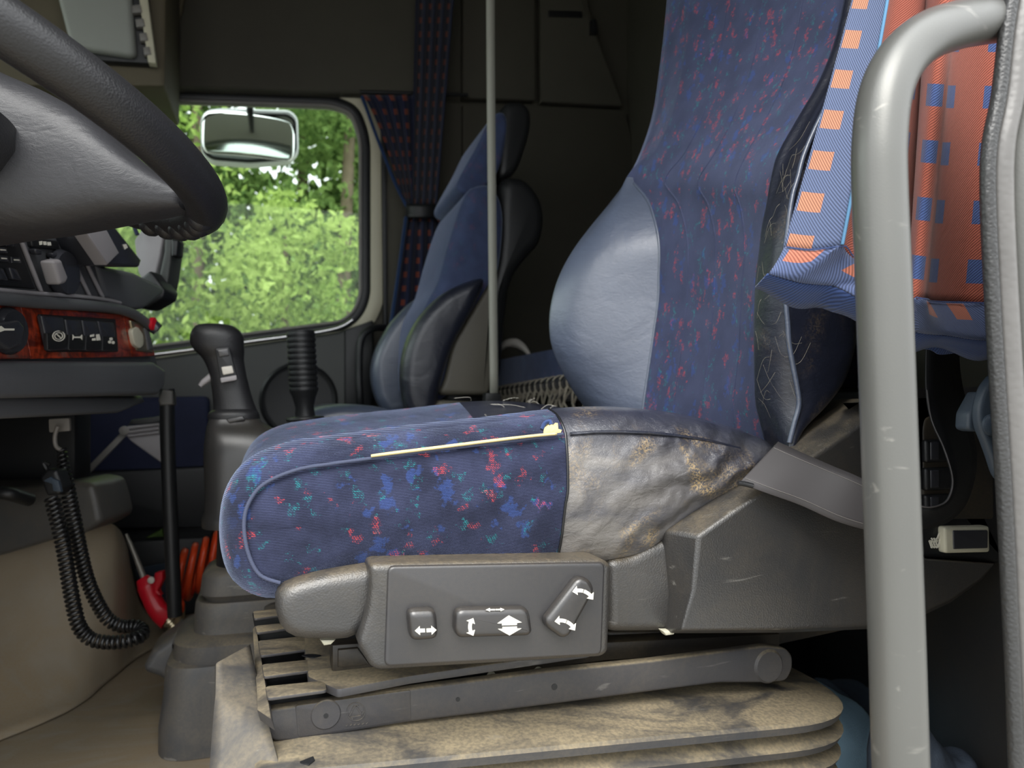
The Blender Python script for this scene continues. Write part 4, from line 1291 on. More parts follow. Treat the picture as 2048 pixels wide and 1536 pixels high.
def dashboard():
    t = thing('dashboard', 'dark grey dashboard with a red burr wood strip and switches, left', 'dashboard', dp(100, 800))
    B = -ND
    def ds(name, pts, off, dep, mat, par=t, r=.002, cr=0, seg=3):
        return slab(name, [dp(x, y, off) for x, y in pts], B * dep, mat, par, r, seg, cr)
    # lower shelf and the recess under it
    ds('lower_fascia', [(-420, 722), (0, 722), (310, 724), (333, 740), (331, 772), (318, 790), (0, 797), (-420, 800)], .012, .35, 'dash', r=.008, cr=.006)
    ds('under_tray', [(-420, 798), (286, 792), (292, 804), (240, 826), (0, 838), (-420, 846)], -.02, .30, 'dash', r=.006)
    ds('main_body', [(-420, 560), (0, 590), (260, 628), (300, 660), (318, 740), (-420, 740)], -.012, .40, 'dash', r=.004)
    ds('core', [(-420, 300), (100, 420), (180, 470), (250, 600), (250, 640), (-420, 640)], -.05, .30, 'dash', r=.01)
    # burr wood strip in three lengths
    w1_ = ds('wood_trim', [(-300, 580), (40, 611), (62, 718), (-300, 720)], 0, .02, 'wood', r=.0015)
    w2_ = ds('wood_trim', [(41.5, 611), (246, 629), (264, 714), (63.5, 718)], 0, .02, 'wood', r=.0015)
    w3_ = ds('wood_trim', [(247, 629), (276, 638), (292, 652), (311, 712), (265, 714)], 0, .02, 'wood', r=.0015)
    tube('padded_rail', [dp(x, y, .006) for x, y in [(-350, 560), (-100, 587), (60, 603), (160, 610), (225, 616), (262, 626), (285, 640), (296, 650)]], .0085, 'dash', t, 14)
    tube('rail_groove', [dp(x, y, .002) for x, y in [(-350, 540), (-100, 570), (60, 586), (160, 593), (215, 600), (240, 606)]], .0032, 'dashlt', t, 8)
    # rotary switch on the first wood length
    c = dp(12, 662, 0)
    k = lathe('rotary_knob', c, ND, [(.030, 0), (.030, .006), (.026, .012), (.0, .013)], 'knob', w1_, 28)
    slab('knob_bar', [dp(x, y, .03) for x, y in [(-10, 650), (40, 640), (52, 654), (44, 690), (22, 700), (-12, 678)]], B * .018, 'knob', k, .004, 3, .004)
    flat_marks('pointer_print', [[(-10, 656), (2, 652), (8, 657), (28, 657), (28, 661), (8, 661), (0, 664)]], lambda x, y: dp(x, y, .0305), ND * .0006, 'white', k)

    def text(s, x, y, h, off, par, mat='white'):
        cu = bpy.data.curves.new('printed_number', 'FONT'); cu.body = s; cu.size = h; cu.extrude = .0002; cu.align_x = 'CENTER'; cu.align_y = 'CENTER'
        tmp = bpy.data.objects.new('tmp', cu)
        o = bpy.data.objects.new('printed_number', bpy.data.meshes.new_from_object(tmp))
        bpy.data.objects.remove(tmp); o.data.materials.clear(); o.data.materials.append(MAT[mat])
        link(o, par)
        xa = -TD if (-TD).dot(RT) > 0 else TD
        za = ND; ya = za.cross(xa).normalized()
        p = dp(x, y, off)
        o.matrix_world = Matrix(((xa.x, ya.x, za.x, p.x), (xa.y, ya.y, za.y, p.y), (xa.z, ya.z, za.z, p.z), (0, 0, 0, 1)))
    text('2', 1, 622, .011, .0008, w1_)
    text('3', 30, 636, .011, .0008, w1_)
    # bank of four rocker switches
    bank = ds('switch_bank', [(80, 628), (232, 638), (238, 704), (98, 704)], .004, .015, 'black', w2_, r=.002, cr=.003)
    for q in ([(84, 631), (128, 634), (136, 700), (100, 702)], [(132, 638), (162, 640), (171, 701), (141, 701)], [(166, 640), (194, 642), (206, 702), (175, 702)], [(198, 642), (229, 644), (236, 703), (209, 703)]):
        s_ = ds('rocker_switch', q, .010, .008, 'knob', bank, r=.003, cr=.002)
        m = [((q[0][0] * (1 - f) + q[3][0] * f), (q[0][1] * (1 - f) + q[3][1] * f)) for f in (.50, .96)]
        m2 = [((q[1][0] * (1 - f) + q[2][0] * f), (q[1][1] * (1 - f) + q[2][1] * f)) for f in (.50, .96)]
        slab('tilted_face', [dp(*m[0], .010), dp(*m2[0], .010), dp(*m2[1], .014), dp(*m[1], .014)], B * .006, 'black', bank, .0015, 2)
    f = .0005
    def pr(x, y): return dp(x, y, .0135)
    ring = []
    for a in range(16):
        a0, a1 = a / 16 * 2 * math.pi, (a + 1) / 16 * 2 * math.pi
        for R0, R1 in ((11, 13), (7, 8.6)):
            ring.append([(117 + R1 * math.cos(a0), 672 + R1 * .85 * math.sin(a0)), (117 + R1 * math.cos(a1), 672 + R1 * .85 * math.sin(a1)), (117 + R0 * math.cos(a1), 672 + R0 * .85 * math.sin(a1)), (117 + R0 * math.cos(a0), 672 + R0 * .85 * math.sin(a0))])
    ring.append([(111, 668), (113, 667), (123, 676), (121, 677)])
    ring += [[(145, 669), (149, 674), (145, 680)], [(149, 673), (160, 673), (160, 676), (149, 676)], [(164, 669), (159, 674), (164, 680)]]
    ring += [[(180, 670), (188, 668), (188, 673), (180, 674)], [(184, 677), (191, 676), (191, 681), (184, 681)], [(192, 669), (198, 668), (201, 680), (193, 681)]]
    for (x, y) in ((219, 684), (226, 685), (222, 678)):
        ring.append([(x + 3.2 * math.cos(a / 8 * 6.283), y + 3.2 * math.sin(a / 8 * 6.283)) for a in range(8)])
    flat_marks('switch_symbols', ring, pr, ND * f, 'white', bank)
    # round gauge at the end, in its frame
    g = ds('gauge_frame', [(262, 640), (288, 646), (308, 706), (276, 702)], .004, .02, 'brass', w3_, r=.003, cr=.004)
    ds('gauge_face', [(264, 660), (276, 652), (287, 668), (289, 688), (281, 698), (270, 690)], .007, .01, 'ivory', g, r=.002, cr=.008)
    ds('gauge_side', [(290, 656), (300, 664), (307, 700), (298, 700)], .007, .01, 'dash', g, r=.002)
    kn = tube('red_knob', [dp(296, 646, 0), dp(306, 652, .012), dp(316, 660, .02)], [.008, .012, .011], 'knob', t, 12)
    lathe('knob_cap', dp(303, 648, .012), ND, [(.012, 0), (.012, .006), (.006, .008), (0, .008)], 'red', kn, 16)
    # upper console: gauges and buttons on an angled panel
    up = ds('upper_console', [(-320, 330), (-60, 440), (140, 452), (240, 600), (215, 604), (60, 588), (-320, 545)], -.008, .03, 'dash', r=.004)
    for xs in ((38, 84), (122, 180), (146, 205)):
        tube('panel_rib', [dp(xs[0] - 8, 440 + (xs[0] > 100) * 12, -.004), dp(xs[0], 470, -.004), dp(xs[1], 588 if xs[0] < 100 else 594, -.004)], .0032, 'dashlt', up, 8)
    pb = ds('button_panel', [(-160, 440), (30, 470), (72, 578), (-160, 560)], -.004, .01, 'black', up, r=.002)
    for i, (x, y) in enumerate([(4, 482), (22, 486), (6, 500), (8, 517), (33, 520), (-14, 512), (-16, 496)]):
        ds('button', [(x - 10, y - 7), (x + 8, y - 6), (x + 11, y + 7), (x - 8, y + 6)], .001, .008, 'knob', pb, r=.0015)
        flat_marks('button_print', [[(x - 6, y - 2), (x + 5, y - 1), (x + 6, y + 1.5), (x - 5, y + 1)]], lambda a, b: dp(a, b, .0014), ND * f, 'white', pb)
    for x in (6, 32, -22):
        ds('rocker_switch', [(x - 12, 534), (x + 2, 536), (x + 14, 562), (x - 4, 560)], .003, .008, 'knob', pb, r=.003, cr=.003)
    # radio style knob with its small buttons
    sk = ds('selector_plate', [(62, 474), (118, 482), (120, 500), (66, 494)], -.001, .008, 'black', up, r=.002, cr=.003)
    flat_marks('plate_print', [[(78, 483), (84, 482), (84, 489), (79, 490)], [(86, 483), (92, 483), (93, 490), (87, 490)], [(94, 484), (101, 484), (102, 491), (95, 491)]], lambda a, b: dp(a, b, -.0006), ND * f, 'white', sk)
    for (x, y) in ((78, 502), (112, 510), (132, 522)):
        ds('push_button', [(x - 7, y - 5), (x + 6, y - 3), (x + 9, y + 8), (x - 3, y + 7)], .004, .010, 'knob', up, r=.003, cr=.003)
    c = dp(118, 546, -.006)
    kb = lathe('selector_knob', c, ND, [(.032, 0), (.034, .004), (.030, .014), (0, .016)], 'knob', up, 28)
    slab('grip_bar', [dp(x, y, .026) for x, y in [(108, 522), (124, 518), (138, 555), (134, 566), (122, 570)]], B * .020, 'dashlt', kb, .005, 3, .004)
    # raised black unit on the console end
    bx_ = ds('display_unit', [(176, 452), (222, 440), (285, 520), (280, 535), (214, 532)], .045, .075, 'knob', up, r=.006, cr=.004)
    slab('sloped_hood', [dp(168, 458, .054), dp(204, 440, .054), dp(240, 506, .054), (dp(216, 530, .054))], B * .02, 'dashlt', bx_, .003, 4)
    flat_marks('lamp_print', [[(245, 489), (252, 488), (255, 495), (249, 499)]], lambda a, b: dp(a, b, .0455), ND * f, 'white', bx_)
    ds('end_cheek', [(196, 530), (270, 545), (330, 575), (326, 590), (290, 618), (262, 622), (214, 598)], -.002, .08, 'dash', t, r=.008, cr=.006)
    # passenger half of the dash, out of sight behind
    box('far_half', (-.95, 1.25, .60), (-.50, 2.38, .80), 'dash', t, .02)
    box('far_half', (-1.1, .55, .40), (-.62, 1.4, .60), 'dash', t, .02)


dashboard()
ph = thing('dash_end_pillar', 'pale grey panel standing up behind the dashboard end, with the window at its side', 'panel', D(310, 600, 1.55))
slab('pale_panel', [D(x, y, 1.52) for x, y in [(288, 452), (330, 455), (320, 512), (308, 560), (302, 590), (276, 545), (268, 480)]], FW * .03, 'dashlt', ph, .004, 3, .006)
slab('edge_post', [D(x, y, 1.50) for x, y in [(330, 454), (346, 458), (344, 500), (336, 560), (326, 600), (306, 606), (300, 590), (318, 552), (328, 505)]], FW * .05, 'doorpanel', ph, .004, 3, .004)
slab('hinge_button', [D(x, y, 1.49) for x, y in [(342, 478), (356, 480), (353, 512), (342, 514)]], FW * .03, 'black', ph, .004, 3, .004)
slab('foot', [D(x, y, 1.46) for x, y in [(275, 560), (300, 540), (330, 580), (326, 596), (292, 616), (270, 616)]], FW * .06, 'black', ph, .006, 3, .006)
tag(tube('blue_pen', [D(264, 428, 1.5), D(268, 452, 1.5), D(275, 470, 1.5)], .0042, 'doorblue', None, 8), 'blue pen standing upright behind the black display unit', 'pen')
# ================================================================== FOOTWELL
def kick():
    k = thing('kick_panel', 'grey kick panel and padded hump cover in front of the pedals, lower left', 'kick panel', (-.5, 1.2, 0))
    def g(y): return None
    slab('cover', [D(x, y, 1.38) for x, y in [(-420, 985), (-120, 975), (70, 975), (150, 962), (184, 968), (194, 1000), (204, 1045), (172, 1066), (100, 1082), (0, 1112), (-420, 1190)]], FW * .12, 'kick', k, .012, 4, .012)
    rows = []
    prof = [(-420, 1190, 1.44), (0, 1100, 1.46), (120, 1074, 1.48), (172, 1056, 1.50), (205, 1046, 1.52), (232, 1054, 1.55), (250, 1085, 1.60), (262, 1140, 1.66), (282, 1210, 1.72), (330, 1262, 1.8)]
    top = spline([D(x, y, d) for x, y, d in prof], 6)
    foot = spline([PZ(x, y, .004) for x, y in [(-420, 1640), (0, 1480), (120, 1430), (172, 1400), (205, 1372), (232, 1350), (255, 1330), (280, 1312), (310, 1296), (345, 1286)]], 6)
    for f in range(13):
        s = f / 12
        z = s * s * (3 - 2 * s)
        rows.append([Vector((a.x + (b.x - a.x) * s ** 1.8, a.y + (b.y - a.y) * s ** 1.8, a.z + (b.z - a.z) * (1 - (1 - s) ** 1.6))) for a, b in zip(top, foot)])
    back = [Vector((p.x - .05, p.y + .10, p.z)) for p in top]
    grid('hump', [back] + rows, 'floor', k, .003, ang=60)
    slab('pedal_box', [D(x, y, 1.5) for x, y in [(-300, 800), (150, 815), (150, 990), (-300, 1010)]], FW * .06, 'black', k, .01, 2)
    tube('pedal_arm', [D(-10, 985, 1.30), D(20, 988, 1.30), (D(60, 1000, 1.34))], .012, 'black', k, 10)


kick()
# cord: bracket, two hanging strands of one coil cord
def coil_cord():
    t = thing('coil_cord', 'black coiled cord hanging in a loop from a bracket below the dashboard', 'cord', D(118, 850, 1.22))
    slab('bracket', [D(x, y, 1.24) for x, y in [(97, 838), (138, 836), (139, 862), (98, 865)]], FW * .006, 'greymetal', t, .001, 2, .003)
    tube('plug_lead', [D(116, 852, 1.225), D(110, 872, 1.225), D(112, 892, 1.225), D(122, 900, 1.225)], .0035, 'greymetal', t, 8)
    path = [(124, 898), (126, 925), (131, 955), (140, 1000), (150, 1050), (162, 1110), (175, 1160), (194, 1205), (216, 1238), (242, 1252), (268, 1252), (282, 1258), (284, 1270), (268, 1278), (240, 1284), (206, 1284), (178, 1276), (158, 1252), (147, 1210), (138, 1160), (130, 1108), (120, 1060), (110, 1020), (104, 995)]
    dep = [1.23, 1.23, 1.23, 1.235, 1.24, 1.25, 1.26, 1.27, 1.28, 1.285, 1.285, 1.28, 1.265, 1.25, 1.24, 1.235, 1.23, 1.22, 1.215, 1.21, 1.205, 1.20, 1.20, 1.20]
    C = spline([D(x, y, d) for (x, y), d in zip(path, dep)], 40)
    L = [0.]
    for a, b in zip(C, C[1:]): L.append(L[-1] + (b - a).length)
    pitch, per = .0078, 10
    n = int(L[-1] / pitch) * per
    out = []; i = 0; prev = Vector((1, 0, 0))
    for k in range(n + 1):
        s = L[-1] * k / n
        while i < len(L) - 2 and L[i + 1] < s: i += 1
        c = C[i].lerp(C[i + 1], (s - L[i]) / max(1e-9, L[i + 1] - L[i]))
        tg = (C[min(i + 3, len(C) - 1)] - C[max(0, i - 3)]).normalized()
        prev = (prev - tg * prev.dot(tg)).normalized(); b = tg.cross(prev)
        f = s / L[-1]
        r = .0098 * min(1, .55 + f * 6) 
        a = 2 * math.pi * k / per
        out.append(c + prev * r * math.cos(a) + b * r * math.sin(a))
    tube('coil', out, .0029, 'cordblack', t, 6, 1, raw=True)
    # dark clip with a pale tag
    cl = slab('clip', [D(x, y, 1.19) for x, y in [(78, 955), (92, 938), (112, 940), (124, 975), (118, 990), (92, 992)]], FW * .03, 'black', t, .006, 3, .004)
    slab('pale_tag', [D(x, y, 1.186) for x, y in [(86, 962), (100, 954), (116, 962), (122, 984), (106, 982), (104, 968)]], FW * .006, 'blueplastic', cl, .001, 2)
    tube('link', [D(94, 940, 1.2), D(88, 925, 1.2), D(100, 930, 1.2)], .003, 'black', t, 6)


coil_cord()
# folding bracket and its strut
fb_ = thing('folding_tray', 'grey triangular folding tray support with a strut, behind the black post', 'tray support', P(250, 840, 1.95))
slab('gusset', px_poly([(244, 862), (256, 852), (318, 846), (322, 925), (262, 882)], 1.95), (0, .01, 0), 'dashlt', fb_, .002, 2)
for y in (854, 862, 870):
    tube('ridge', px_poly([(256, y + 2), (318, y - 5)], 1.945), .0035, 'dashlt', fb_, 8)
lathe('pivot', P(249, 861, 1.945), (0, -1, 0), [(.011, 0), (.011, .006), (.005, .008), (0, .008)], 'greymetal', fb_, 16)
slab('strut', px_poly([(241, 866), (252, 872), (170, 957), (160, 949)], 1.955), (0, .01, 0), 'greymetal', fb_, .002, 2)
slab('tray_edge', px_poly([(256, 850), (262, 840), (322, 832), (322, 846)], 1.96), (0, .05, 0), 'black', fb_, .003, 2)
# post between dash and floor
po = thing('floor_post', 'black upright post from the dashboard end to the floor, beside the red air gun', 'post', (P(345, 1215, 1.66).x, 1.66, 0))
tube('post', [P(334, 778, 1.66), P(336, 900, 1.66), P(344, 1100, 1.66), P(350, 1232, 1.66)], .0145, 'black', po, 14)
slab('post_head', px_poly([(316, 800), (326, 778), (346, 782), (348, 810), (320, 812)], 1.645), (0, .04, 0), 'kick', po, .004, 3)
# ================================================================== AIR GUN AND ITS HOSE
def air_gun():
    t = thing('air_gun', 'red air blow gun with a steel nozzle, leaning by the floor hump', 'air gun', D(320, 1240, 1.62))
    d = 1.62
    tube('nozzle', [D(252, 1068, d), D(270, 1110, d), D(290, 1162, d)], [.0038, .0052, .0072], 'hose', t, 12)
    tube('body', [D(284, 1156, d), D(294, 1172, d), D(303, 1196, d), (D(318, 1222, d)), D(338, 1238, d)], [.013, .0215, .0205, .022, .026], 'red', t, 16, flat=.8)
    slab('trigger', [D(x, y, d - .012) for x, y in [(309, 1146), (325, 1142), (325, 1160), (315, 1182), (322, 1192), (308, 1190), (306, 1170)]], FW * .016, 'red', t, .003, 3, .003)
    lathe('valve_cap', D(303, 1160, d - .022), -FW, [(.0075, 0), (.0075, .003), (.004, .005), (0, .005)], 'pale', t, 14)
    a = D(332, 1234, d); b = D(352, 1256, d)
    ax = b - a
    lathe('coupling', a, ax, [(.016, 0), (.016, .004), (.013, .006), (.013, .009), (.016, .011), (.016, .016), (.012, .018), (.012, .022), (.015, .024), (.015, .032), (.008, .036), (0, .036)], 'brass', t, 18)
    # orange coil hose: standing loops
    h = thing('air_hose', 'orange coiled air hose standing behind the gear lever gaiter', 'hose', D(400, 1200, 1.66))
    C = []
    for k in range(0, 4 * 24 + 1):
        a = 2 * math.pi * k / 24
        f = k / 96
        px, py, dd = 352 + 86 * f, 1162 - 52 * f, 1.62 + .16 * f
        c = D(px, py, dd)
        C.append(c + Vector((.012 * math.sin(a), .055 * math.cos(a), .062 * math.sin(a + math.pi * .0) - .0)) + Vector((.018 * math.sin(a), 0, 0)) * 0)
    tube('coil', C, .0078, 'orange', h, 10, 2)
    tube('hose_end', [C[0], C[0] + Vector((0, -.02, -.05)), D(362, 1206, 1.58), D(361, 1222, 1.58)], .0078, 'orange', h, 10)
    tube('spring_guard', [D(361, 1212, 1.58), D(360, 1238, 1.585), D(356, 1262, 1.59)], .0092, 'brass', h, 10)


air_gun()
tag(slab('folded_card', [D(x, y, 1.9) for x, y in [(270, 1138), (332, 1126), (336, 1250), (296, 1250)]], FW * .004, 'blueplastic', None, .001, 1), 'pale grey-green card leaning behind the red air gun', 'card')
struct(box('trim_7', (P(150, 1078, 2.2).x, 2.18, 0), (P(420, 1078, 2.2).x, 2.42, P(300, 1078, 2.2).z), 'black', None, .01))
tag(slab('green_wrapper', [P(x, y, 2.2) for x, y in [(292, 1076), (324, 1058), (327, 1074)]], (0, .02, -.0), 'leafB', None, .004, 2), 'small green and white wrapper behind the black post', 'wrapper')
# ================================================================== GEAR LEVER
def gear():
    t = thing('gear_lever', 'black gear lever with a hooked grip, in front of the window', 'gear lever', (P(480, 1385, 1.42).x, 1.42, 0))
    Y = 1.42
    def stack(name, rows, mat, par, e=.8, dep=.85, n=24, ang=60, miny=0):
        rings = []
        for (cx, y, w, *o) in rows:
            c = P(cx, y, Y + (o[0] if o else 0)); a = P(cx + w, y, Y + (o[0] if o else 0)); r = (a - c).length
            rings.append([c + Vector((r * math.copysign(abs(math.cos(q)) ** e, math.cos(q)), max(miny, r * dep) * math.copysign(abs(math.sin(q)) ** e, math.sin(q)), 0)) for q in [2 * math.pi * k / n for k in range(n)]])
        cols = [spline(c, 3) for c in zip(*rings)]
        return rings_to(name, [list(r) for r in zip(*cols)], mat, par, ang=ang)
    g = stack('grip', [(430, 647, 6), (430, 650, 32), (432, 658, 45), (434, 672, 53), (435, 690, 53), (440, 703, 49), (447, 718, 41), (455, 745, 37), (462, 780, 38), (468, 808, 41), (472, 828, 46)], 'wheel', t, .85, .72)
    b = slab('button_frame', px_poly([(430, 697), (458, 694), (475, 756), (441, 764)], Y - .036), (0, .02, 0), 'black', g, .002, 2, .003)
    slab('button', px_poly([(434, 700), (456, 697), (459, 711), (438, 714)], Y - .039), (0, .01, 0), 'plate', b, .002, 2, .002)
    slab('button', px_poly([(442, 734), (464, 731), (468, 746), (446, 750)], Y - .039), (0, .01, 0), 'pale', b, .002, 2, .002)
    slab('button_foot', px_poly([(440, 756), (473, 750), (474, 760), (442, 766)], Y - .040), (0, .01, 0), 'dashlt', b, .002, 2, .002)
    tube('range_catch', [P(424, 752, Y), P(408, 764, Y), P(400, 772, Y)], [.007, .006, .004], 'dashlt', t, 8)
    stack('collar', [(470, 818, 40), (468, 826, 50), (468, 836, 52), (470, 842, 50)], 'wheel', t, .8, .8)
    slab('collar_rib', px_poly([(452, 838), (485, 832), (490, 840), (458, 846)], Y - .045), (0, .01, 0), 'plate', t, .003, 2)
    stack('tower', [(470, 838, 50), (474, 850, 58), (490, 868, 76), (502, 900, 90), (508, 960, 94), (508, 1012, 94), (506, 1028, 97), (506, 1045, 96)], 'console', t, .55, .9)
    stack('stem', [(508, 1040, 70), (510, 1140, 76)], 'black', t)
    # rubber gaiter in steps
    rows = [(510, 1122, 82), (510, 1128, 92), (508, 1136, 96), (506, 1168, 98), (506, 1176, 90), (506, 1182, 88), (504, 1180, 100), (504, 1186, 104), (504, 1212, 106), (505, 1220, 106), (505, 1236, 108), (506, 1240, 130), (507, 1248, 142), (507, 1272, 143), (507, 1280, 142)]
    rings = []
    for (cx, y, w) in rows:
        c = P(cx, y, Y); a = P(cx + w, y, Y); r = (a - c).length
        q2 = fillet([Vector((-r, -r * .9)), Vector((r, -r * .9)), Vector((r, r * .9)), Vector((-r, r * .9))], r * .55, 8)
        rings.append([c + Vector((v.x, v.y, 0)) for v in q2])
    rings_to('gaiter', rings, 'skirt', t, ang=35)
    hs = []
    for (cx, y, w) in [(508, 1276, 140), (508, 1282, 152), (508, 1292, 155), (508, 1340, 158), (508, 1392, 165)]:
        c = P(cx, y, Y); a = P(cx + w, y, Y); r = (a - c).length
        q2 = fillet([Vector((-r, -r * .85)), Vector((r, -r * .85)), Vector((r, r * .85)), Vector((-r, r * .85))], r * .4, 8)
        hs.append([c + Vector((v.x, v.y, 0)) for v in q2])
    lo = [Vector((p.x, p.y, 0.001)) for p in hs[-1]]
    rings_to('housing', hs + [lo], 'skirt', t, ang=35)
    slab('toe', [P(x, y, Y + .0) for x, y in [(356, 1262), (338, 1280), (304, 1303), (286, 1335), (290, 1346), (322, 1356), (348, 1386), (356, 1388)]], (.0, .10, 0), 'skirt', t, .012, 4, .01)


gear()
def park_lever():
    t = thing('hand_lever', 'black ribbed upright lever with a flange, between gear lever and passenger seat', 'lever', P(606, 850, 1.62))
    Y = 1.62
    b = P(612, 862, Y); tp = P(602, 672, Y)
    ax = tp - b; H = ax.length
    pr = [(.012, 0), (.012, .02), (.038, .022), (.040, .026), (.038, .030), (.021, .032), (.019, .05), (.025, .075)]
    z = .085
    for k in range(11):
        pr += [(.0295, z), (.0305, z + .004), (.0295, z + .008), (.0278, z + .0095), (.0278, z + .0115)]; z += .0118
    pr += [(.028, z), (.0285, H - .004), (.025, H), (0, H)]
    lathe('grip', b, ax, pr, 'black', t, 24, 30)
    tube('rod', [P(612, 866, Y), P(614, 900, Y), P(616, 1000, Y), Vector((P(616, 1000, Y).x, Y, 0.0))], .010, 'brass', t, 12)


park_lever()
# ================================================================== PASSENGER SEAT
def passenger():
    t = thing('passenger_seat', 'blue passenger seat on the far side, turned to face forward below the dark curtain', 'seat', (P(870, 820, 2.0).x, 2.0, 0))
    slab('backrest', px_poly([(846, 640), (880, 560), (905, 470), (935, 385), (962, 366), (990, 372), (1010, 420), (1004, 520), (980, 620), (930, 760), (850, 800)], 1.86), (0, .40, 0), 'fabricP', t, .035, 5, 0, 4, .035, 60)
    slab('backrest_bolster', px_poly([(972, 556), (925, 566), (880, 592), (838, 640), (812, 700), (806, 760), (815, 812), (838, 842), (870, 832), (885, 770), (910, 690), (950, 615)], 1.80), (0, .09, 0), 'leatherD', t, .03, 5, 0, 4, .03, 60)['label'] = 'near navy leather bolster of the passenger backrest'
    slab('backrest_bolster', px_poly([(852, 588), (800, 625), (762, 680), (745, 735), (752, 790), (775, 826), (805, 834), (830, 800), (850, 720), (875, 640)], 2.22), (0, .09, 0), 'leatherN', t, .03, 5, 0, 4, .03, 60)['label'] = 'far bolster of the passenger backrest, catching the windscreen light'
    slab('headrest', px_poly([(922, 350), (915, 372), (928, 386), (960, 384), (998, 340), (1015, 262), (1010, 225), (985, 232), (955, 290)], 1.90), (0, .32, 0), 'fabricP', t, .014, 5, 0, 4, .014, 60)
    slab('headrest_shell', px_poly([(1008, 212), (1030, 200), (1052, 206), (1064, 228), (1060, 270), (1040, 330), (1020, 352), (998, 346), (1000, 280)], 1.92), (0, .28, 0), 'black', t, .02, 4, 0, 4, .02, 60)
    slab('back_pan', px_poly([(1002, 370), (1030, 352), (1060, 362), (1086, 400), (1092, 440), (1082, 485), (1060, 510), (1020, 580), (990, 800), (880, 806), (950, 640), (995, 520)], 1.90), (0, .32, 0), 'black', t, .03, 4, 0, 3, .03, 60)
    slab('side_shell', px_poly([(990, 560), (992, 600), (988, 745), (980, 790), (875, 790), (890, 760), (905, 690), (950, 615), (985, 560)], 1.84), (0, .40, 0), 'shelltrim', t, .012, 4, .02)
    slab('hinge_box', px_poly([(880, 800), (960, 804), (975, 850), (840, 850)], 1.80), (0, .44, 0), 'shelltrim', t, .010, 4, .01)
    slab('cushion', px_poly([(600, 835), (640, 815), (700, 808), (770, 816), (830, 838), (860, 850), (870, 930), (610, 935), (590, 880)], 1.78), (0, .50, 0), 'leatherN', t, .035, 5, 0, 4, .035, 60)
    box('pedestal', (P(640, 930, 1.85).x, 1.84, 0), (P(840, 930, 1.85).x, 2.24, P(700, 925, 1.85).z), 'black', t, .01)


passenger()
# ================================================================== FAR CURTAIN
def far_curtain():
    t = thing('far_curtain', 'dark blue curtain with orange dots gathered by a tieback, beside the far window', 'curtain', P(840, 0, 2.42))
    def drape(name, y0, y1, l0, r0, l1, r1, folds, amp, Y, mat, u0=0., ease=1., u_w=None):
        rows, uv = [], []
        nr, ncol = 24, folds * 8
        for k in range(nr + 1):
            f = k / nr; g = f ** ease
            y = y0 + (y1 - y0) * f
            L, R_ = l0 + (l1 - l0) * g, r0 + (r1 - r0) * g
            r, q = [], []
            for i in range(ncol + 1):
                s = i / ncol
                yy = Y - amp * (.5 + .5 * math.cos(2 * math.pi * folds * s))
                r.append(P(L + (R_ - L) * s, y, yy)); q.append((u0 + s * (u_w or .34), f * abs(y1 - y0) * .00165))
            rows.append(r); uv.append(q)
        return grid(name, rows, mat, t, .002, uv, 70)
    drape('hanging_part', -160, 420, 836, 920, 822, 872, 4, .045, 2.42, 'cur_f', .03, 1.0, .21)
    drape('side_part', 190, 416, 724, 832, 812, 830, 4, .03, 2.45, 'cur_f', .0, .75, .21)
    drape('lower_part', 432, 720, 812, 882, 776, 905, 4, .035, 2.42, 'cur_f', .026, .8, .21)
    tube('edge_trim', [P(724, 192, 2.40), P(756, 280, 2.40), P(790, 365, 2.40), P(814, 414, 2.39)], .006, 'cur_t', t, 6)
    tube('edge_trim', [P(812, 434, 2.38), P(798, 540, 2.38), P(782, 650, 2.38)], .007, 'cur_t', t, 6)
    rows = []
    for z in range(5):
        y = 408 + z * 7
        rows.append([P(848 + 38 * math.cos(a) * (1 - .06 * math.sin(z / 4 * math.pi)), y, 2.40 - .045 * math.sin(a)) for a in [math.pi * k / 12 for k in range(-2, 15)]])
    grid('tieback', rows, 'black', t, .004)
    tube('rail', [P(720, 184, 2.44), P(800, 186, 2.44), P(935, 190, 2.44)], .007, 'black', t, 8)


far_curtain()
# upright strap in the middle of the cab
st = thing('upright_strap', 'narrow pale grey upright strap in front of the passenger seat back', 'strap', P(986, 800, 1.66))
ribbon('strap', [P(971, -260, 1.66), P(974, 200, 1.66), P(977, 500, 1.66), P(980, 795, 1.66)], [P(987, -260, 1.66), P(990, 200, 1.66), P(993, 500, 1.66), P(996, 795, 1.66)], 'strap', st, .004, 4, 2)
slab('strap_anchor', px_poly([(972, 786), (1002, 786), (1004, 812), (970, 812)], 1.65), (0, .03, 0), 'black', st, .004, 2)
box('anchor_foot', (P(970, 812, 1.66).x, 1.65, 0), (P(1000, 812, 1.66).x, 1.68, P(985, 806, 1.66).z), 'black', st, .003)
